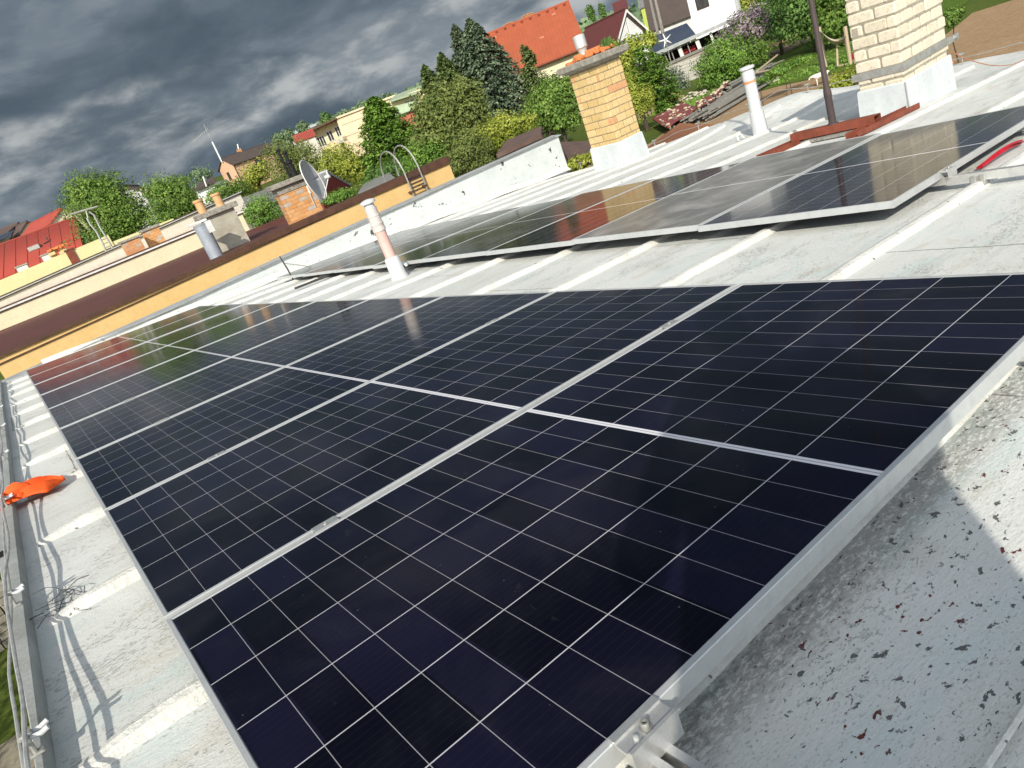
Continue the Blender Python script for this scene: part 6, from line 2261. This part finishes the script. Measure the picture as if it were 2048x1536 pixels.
# crossed pale poles over the stack
for k, (a, b, lab) in enumerate((((1497, 150), (1585, 130), 'pale pole lying across the timber, lower of two crossed poles'), ((1515, 142), (1555, 110), 'pale pole lying across the timber, steeper of two crossed poles'))):
    A, B = G(*a, 0.9), G(*b, 0.95)
    tag(MB().tube([A, B], 0.06, 6).build('pale_pole', M['wood2'], None, True, loc=A), lab, 'pole', 'crossed pale poles')

# broken brick heap, green tarp, dark pot row
SALMON = [brick_mat('salmon broken brick', (0.55, 0.27, 0.18), (0.66, 0.42, 0.31))][0]
c = G(1342, 212)
t = thing('rubble_heap', 'heap of broken salmon coloured bricks below the block wall', 'rubble', c)
rs = random.Random(21)
for _ in range(96):
    w = MB()
    a, r_ = rs.uniform(0, 6.3), rs.random() ** 0.6 * 1.5
    h_ = max(0.0, 0.85 * (1 - r_ / 1.5)) * rs.uniform(0.4, 1)
    s_ = rs.uniform(0.09, 0.17)
    w.cbox((-s_, -s_ * .6, -s_ * .4), (s_, s_ * .6, s_ * .4), s_ * .2, Matrix.Translation(c + Vector((math.cos(a) * r_, math.sin(a) * r_, h_ + .05))) @ Matrix.Rotation(rs.uniform(0, 6), 4, 'Z') @ Matrix.Rotation(rs.uniform(-.8, .8), 4, 'X'))
    w.build('broken_brick', SALMON, t)
c = G(1390, 200)
t = thing('stone_heap', 'heap of pale stones right of the salmon rubble', 'stones', c)
for _ in range(90):
    w = MB()
    a, r_ = rs.uniform(0, 6.3), rs.random() ** 0.6 * 1.3
    s_ = rs.uniform(0.07, 0.15)
    w.cbox((-s_, -s_ * .8, -s_ * .5), (s_, s_ * .8, s_ * .5), s_ * .35, Matrix.Translation(c + Vector((math.cos(a) * r_, math.sin(a) * r_, max(0, 0.6 - r_ * .4) * rs.random() + .05))) @ Matrix.Rotation(rs.uniform(0, 6), 4, 'Z'))
    w.build('stone', M['stone'], t)
c = G(1314, 214)
t = thing('tarp_bin', 'green tarpaulin covered bin at the foot of the thuja', 'bin', c)
def tarpf(a, b):
    th = b * 2 * math.pi
    r_ = (0.75 - 0.12 * a) * (1 + 0.05 * math.sin(th * 5)) if a < 0.8 else 0.66 * (1 - (a - 0.8) / 0.2)
    return c + Vector((r_ * math.cos(th), r_ * math.sin(th), 1.15 * min(a / 0.8, 1) + 0.08 * math.sin(th * 3) * a))
MB().grid(tarpf, 12, 24).build('tarpaulin', M['greentarp'], t, True)
c = G(1285, 240)
t = thing('firewood_pile', 'dark covered firewood pile at the right foot of the yellow chimney', 'firewood', c)
dv = Vector((0.75, 0.6, 0)).normalized()
sv = Vector((-dv.y, dv.x, 0))
for i in range(7):
    for k in range(5):
        p = c + sv * (i * 0.24 - 0.8) + Vector((0, 0, 0.1 + 0.2 * k))
        MB().tube([p - dv * 0.3, p + dv * 0.3], 0.11, 7).build('log', M['wood'], t)
w = MB().cbox((-1.0, -0.45, 1.08), (1.0, 0.45, 1.22), 0.05, Matrix.Translation((c.x, c.y, GZ)) @ Matrix.Rotation(math.atan2(sv.y, sv.x), 4, 'Z'))
w.build('cover', M['darkframe'], t)
# white garden stakes along the boards coloured dark as shade under the drooping tree
for k, x in enumerate((1137, 1150, 1160, 1172)):
    p = on_z(x, 252 - k * 5, GZ)
    tag(MB().tube([Vector((p.x, p.y, GZ)), Vector((p.x, p.y, GZ + 1.25))], 0.035, 6).build('garden_stake', M['wood2'], None, True, loc=(p.x, p.y, GZ)), 'pale garden stake in front of the boards coloured dark as tree shade', 'stake', 'pale garden stakes')
p0, p1_ = on_z(1118, 268, GZ), on_z(1215, 225, GZ)
d_ = (p1_ - p0).normalized() * 0.0
t = thing('shade_fence', 'board fence coloured dark as the shade under the trees', 'fence', p0)
w = MB()
fd = (p1_ - p0).normalized()
ang = math.atan2(fd.y, fd.x)
L_ = (p1_ - p0).length
k = 0
while k * 0.22 < L_:
    w.box((k * 0.22, 0, 0), (k * 0.22 + 0.19, 0.03, 1.7 + 0.05 * (k % 3)), Matrix.Translation((p0.x, p0.y, GZ)) @ Matrix.Translation(fd * 1.2 * 0) @ Matrix.Rotation(ang, 4, 'Z'))
    k += 1
w.build('boards', M['darkframe'], t)  # near-black boards stand in for the deep shade under the trees

# border stones by the lawn
for k in range(46):
    w = MB()
    a = k / 45
    x, y = 1495 + (1640 - 1495) * a, 176 - 42 * a + 6 * math.sin(a * 5)
    p = G(x, y) + Vector((rs.uniform(-.2, .2), rs.uniform(-.2, .2), 0.05))
    s_ = rs.uniform(0.08, 0.17)
    w.cbox((-s_, -s_ * .8, -s_ * .5), (s_, s_ * .8, s_ * .5), s_ * .35, Matrix.Translation(p) @ Matrix.Rotation(rs.uniform(0, 6), 4, 'Z'))
    tag(w.build('border_stone', M['stone'], None, loc=p), 'pale stone in the curved row bordering the flower bed', 'stone', 'pale border stones of the flower bed')

# hammock net on timber stand with a wooden post
a, b = at(1640, 62, 45), at(1692, 72, 43)
t = thing('garden_hammock', 'pale net hammock slung on a timber stand by the big trees', 'hammock', Vector((a.x, a.y, terrain(a.x, a.y))))
def hamf(u_, v_):
    p = a.lerp(b, u_)
    s_ = Vector((0.5, -0.85, 0)) * 0.0
    k_ = math.sin(math.pi * u_)
    q_ = p + Vector((0.75, 0.45, 0)) * ((v_ - 0.5) * 1.3 * (0.25 + k_)) + Vector((0, 0, -0.55 * k_ * (1 - 0.4 * abs(v_ - 0.5) * 2)))
    return q_
o = MB().grid(hamf, 16, 8).build('net', M['netting'], t, True)
w = MB()
gz_ = terrain(b.x, b.y)
w.tube([Vector((b.x, b.y, gz_)), b + Vector((0.05, 0, 0.45))], 0.09, 7)
w.tube([Vector((a.x, a.y, gz_)), a + Vector((0, 0, 0.2))], 0.07, 7)
w.tube([Vector((a.x - 1.0, a.y - 1.0, gz_ + .06)), Vector((b.x, b.y - .2, gz_ + 0.06))], 0.06, 6)
w.tube([Vector((a.x - 1.4, a.y - 1.4, gz_ + .1)), a.lerp(b, 0.6) - Vector((0, 0, 0.4))], 0.05, 6)
w.build('timber_stand', M['wood2'], t, True)
c = at(1708, 72, 44)
tag(MB().cbox((-.3, -.25, -.2), (.3, .25, .2), 0.06, Matrix.Translation((c.x, c.y, terrain(c.x, c.y) + .2))).build('red_crate', M['redthing'], None, loc=(c.x, c.y, terrain(c.x, c.y))), 'small red crate on the grass beside the hammock post', 'crate')
c = G(1697, 96)
t = thing('firewood_bowl', 'small dark tray of kindling on the grass below the hammock post', 'tray', c)
MB().lathe(c, [(0.25, 0.0), (0.35, 0.12), (0.33, 0.12), (0.2, 0.05)], 14).build('tray', M['black'], t, True)
for k in range(7):
    w = MB()
    p = c + Vector((rs.uniform(-.15, .15), rs.uniform(-.15, .15), 0.16 + .03 * k))
    an = rs.uniform(0, 6.3)
    w.tube([p - Vector((math.cos(an), math.sin(an), 0)) * .25, p + Vector((math.cos(an), math.sin(an), 0.1)) * .25], 0.035, 6)
    w.build('kindling_stick', M['wood2'], t)
# thin iron stakes in the soil
for (x, y), lab in (((1587, 205), 'thin dark iron stake in the soil right of the slim pipe, taller of two'), ((1529, 222), 'thin dark iron stake in the soil close to the slim pipe, shorter of two')):
    p = G(x, y)
    tag(MB().tube([p, p + Vector((0.02, 0, 0.95))], 0.02, 6).build('iron_stake', M['pole'], None, True, loc=p), lab, 'stake', 'iron stakes in the soil')

# pale animal on the soil
def skin_body(name, m, parent, verts, edges, root, sub=2):
    """one continuous body: joints with radii joined by a skin surface (coordinates are world)"""
    me = bpy.data.meshes.new(name)
    inv = wmat(parent).inverted()
    me.from_pydata([tuple(inv @ Vector(v[:3])) for v in verts], edges, [])
    o = bpy.data.objects.new(name, me)
    COL.objects.link(o)
    o.parent = parent
    MATS4[o.name] = wmat(parent)
    me.materials.append(m)
    md = o.modifiers.new('skin', 'SKIN')
    md.use_smooth_shade = True
    lay = me.skin_vertices[0].data if me.skin_vertices else None
    if lay is None:
        bpy.context.view_layer.objects.active = o
        bm = bmesh.new()
        bm.from_mesh(me)
        bm.verts.layers.skin.verify()
        bm.to_mesh(me)
        bm.free()
        lay = me.skin_vertices[0].data
    for i, v in enumerate(verts):
        r_ = v[3] if isinstance(v[3], (tuple, list)) else (v[3], v[3])
        lay[i].radius = r_
        lay[i].use_root = (i == root)
    sb = o.modifiers.new('subsurf', 'SUBSURF')
    sb.levels = sub
    sb.render_levels = sub
    return o


c = G(1645, 169)
t = thing('goat', 'small white goat grazing on the soil behind the iron pole', 'goat', c)
fw = Vector((-0.45, 0.85, 0)).normalized()      # faces away to the left
sd = Vector((-fw.y, fw.x, 0))
def gp(f, s_, z, r_):
    p = c + (fw * f + sd * s_ + Vector((0, 0, z))) * 0.72
    r_ = r_ * 0.72
    return (p.x, p.y, p.z, r_)
V = [gp(-0.34, 0, 0.62, 0.15), gp(-0.10, 0, 0.60, 0.19), gp(0.16, 0, 0.60, 0.185), gp(0.36, 0, 0.64, 0.13), gp(0.52, 0, 0.66, 0.085), gp(0.64, 0, 0.62, 0.085), gp(0.76, 0, 0.50, 0.045)]
Eg = [(0, 1), (1, 2), (2, 3), (3, 4), (4, 5), (5, 6)]
for f, root_, bend in ((0.30, 3, -0.02), (-0.32, 0, -0.07)):
    for s_ in (0.09, -0.09):
        b = len(V)
        V += [gp(f, s_, 0.44, 0.065), gp(f + bend, s_, 0.24, 0.036), gp(f, s_, 0.04, 0.030)]
        Eg += [(root_, b), (b, b + 1), (b + 1, b + 2)]
b = len(V)
V += [gp(-0.48, 0, 0.70, 0.035), gp(-0.54, 0, 0.66, 0.022)]
Eg += [(0, b), (b, b + 1)]
skin_body('goat_body', M['hide'], t, V, Eg, 1)
w = MB()
for s_ in (0.07, -0.07):
    e0 = c + (fw * 0.60 + sd * s_ + Vector((0, 0, 0.68))) * 0.72
    w.add([e0, e0 + sd * s_ * 1.2 + Vector((0, 0, 0.03)), e0 + sd * s_ * 1.5 + Vector((0, 0, -0.05)), e0 - fw * 0.03 + Vector((0, 0, -0.03))], [(0, 1, 2, 3)])
w.build('ear', M['hide'], t)

# ---------------------------------------------------------------- the person taking the picture (casts the shadow on the near roof)
base = Pw(-0.142 + 0.025, -1.151 - 0.024, NR)
t = thing('person', 'person in dark work clothes holding a phone, casting the shadow on the near roof', 'person', base)
az = R(57)
f_ = Vector((math.cos(az), math.sin(az), 0))
l_ = Vector((-f_.y, f_.x, 0))
def bp(f, s_, z, r_):
    p = base + f_ * f + l_ * s_ + Vector((0, 0, z))
    return (p.x, p.y, p.z, r_)
V = [bp(0, 0.13, 0.95, 0.29), bp(0, 0.02, 1.14, 0.20), bp(0.0, 0, 1.36, 0.17), bp(0.0, 0, 1.47, (0.09, 0.075)), bp(0.03, 0, 1.55, 0.055), bp(0.05, 0, 1.64, 0.082), bp(0.06, 0, 1.74, 0.088), bp(0.05, 0, 1.80, 0.06), bp(0, 0.13, 0.68, 0.30)]
Eg = [(i, i + 1) for i in range(7)] + [(0, 8)]
camf = Vector((CAMP.x, CAMP.y, CAMP.z)) - base
hf, hs, hz = camf.dot(f_) - 0.05, camf.dot(l_), camf.z
for s_ in (1, -1):
    b = len(V)
    V += [bp(0.0, 0.19 * s_, 1.40, 0.065), bp(-0.03, 0.40 if s_ > 0 else -0.25, 1.06, 0.058), bp(hf - 0.12, hs + 0.13 * s_ if s_ > 0 else hs - 0.13, hz + 0.02, 0.034)]
    Eg += [(2, b), (b, b + 1), (b + 1, b + 2)]
    b = len(V)
    V += [bp(0.0, 0.10 * s_, 0.60, 0.085), bp(0.02, 0.11 * s_, 0.48, 0.068), bp(-0.02, 0.12 * s_, 0.10, 0.048), bp(0.13, 0.13 * s_, 0.045, 0.040)]
    Eg += [(8, b), (b, b + 1), (b + 1, b + 2), (b + 2, b + 3)]
skin_body('body', M['workwear'], t, V, Eg, 0)
for s_ in (1, -1):
    pz = Vector(bp(hf - 0.10, hs + 0.125 * s_, hz + 0.01, 0)[:3])
    HV = [(*(pz), (0.030, 0.016)), (*(pz + f_ * 0.05 - l_ * 0.012 * s_), (0.036, 0.014)), (*(pz + f_ * 0.075 - l_ * 0.02 * s_), (0.034, 0.012))]
    HE = [(0, 1), (1, 2)]
    for k in range(4):
        b = len(HV)
        o_ = Vector((0, 0, 0.028 - 0.019 * k))
        q0 = pz + f_ * 0.085 - l_ * 0.022 * s_ + o_
        L_ = (0.030, 0.034, 0.031, 0.024)[k]
        HV += [(*q0, 0.0085), (*(q0 + f_ * L_ - l_ * 0.012 * s_), 0.008), (*(q0 + f_ * L_ * 1.3 - l_ * (0.012 + L_) * s_), 0.007)]
        HE += [(2, b), (b, b + 1), (b + 1, b + 2)]
    b = len(HV)
    q0 = pz + f_ * 0.03 + Vector((0, 0, 0.035)) - l_ * 0.015 * s_
    HV += [(*q0, 0.011), (*(q0 + f_ * 0.02 - l_ * 0.03 * s_ + Vector((0, 0, 0.012))), 0.0095), (*(q0 + f_ * 0.03 - l_ * 0.055 * s_), 0.008)]
    HE += [(1, b), (b, b + 1), (b + 1, b + 2)]
    skin_body('hand', M['skin'], t, HV, HE, 0, 1)
fwd = Vector((_r[0][2], _r[1][2], _r[2][2]))
rgt = Vector((_r[0][0], _r[1][0], _r[2][0]))
dwn = Vector((_r[0][1], _r[1][1], _r[2][1]))
cc = CAMP - fwd * 0.05
mm = Matrix(((rgt.x, dwn.x, fwd.x, cc.x), (rgt.y, dwn.y, fwd.y, cc.y), (rgt.z, dwn.z, fwd.z, cc.z), (0, 0, 0, 1)))
ph = thing('phone', 'black phone held out in both hands by the person on the roof', 'phone', cc)
MB().cbox((-0.080, -0.039, -0.0045), (0.080, 0.039, 0.0045), 0.003, mm).build('phone_body', M['black'], ph)
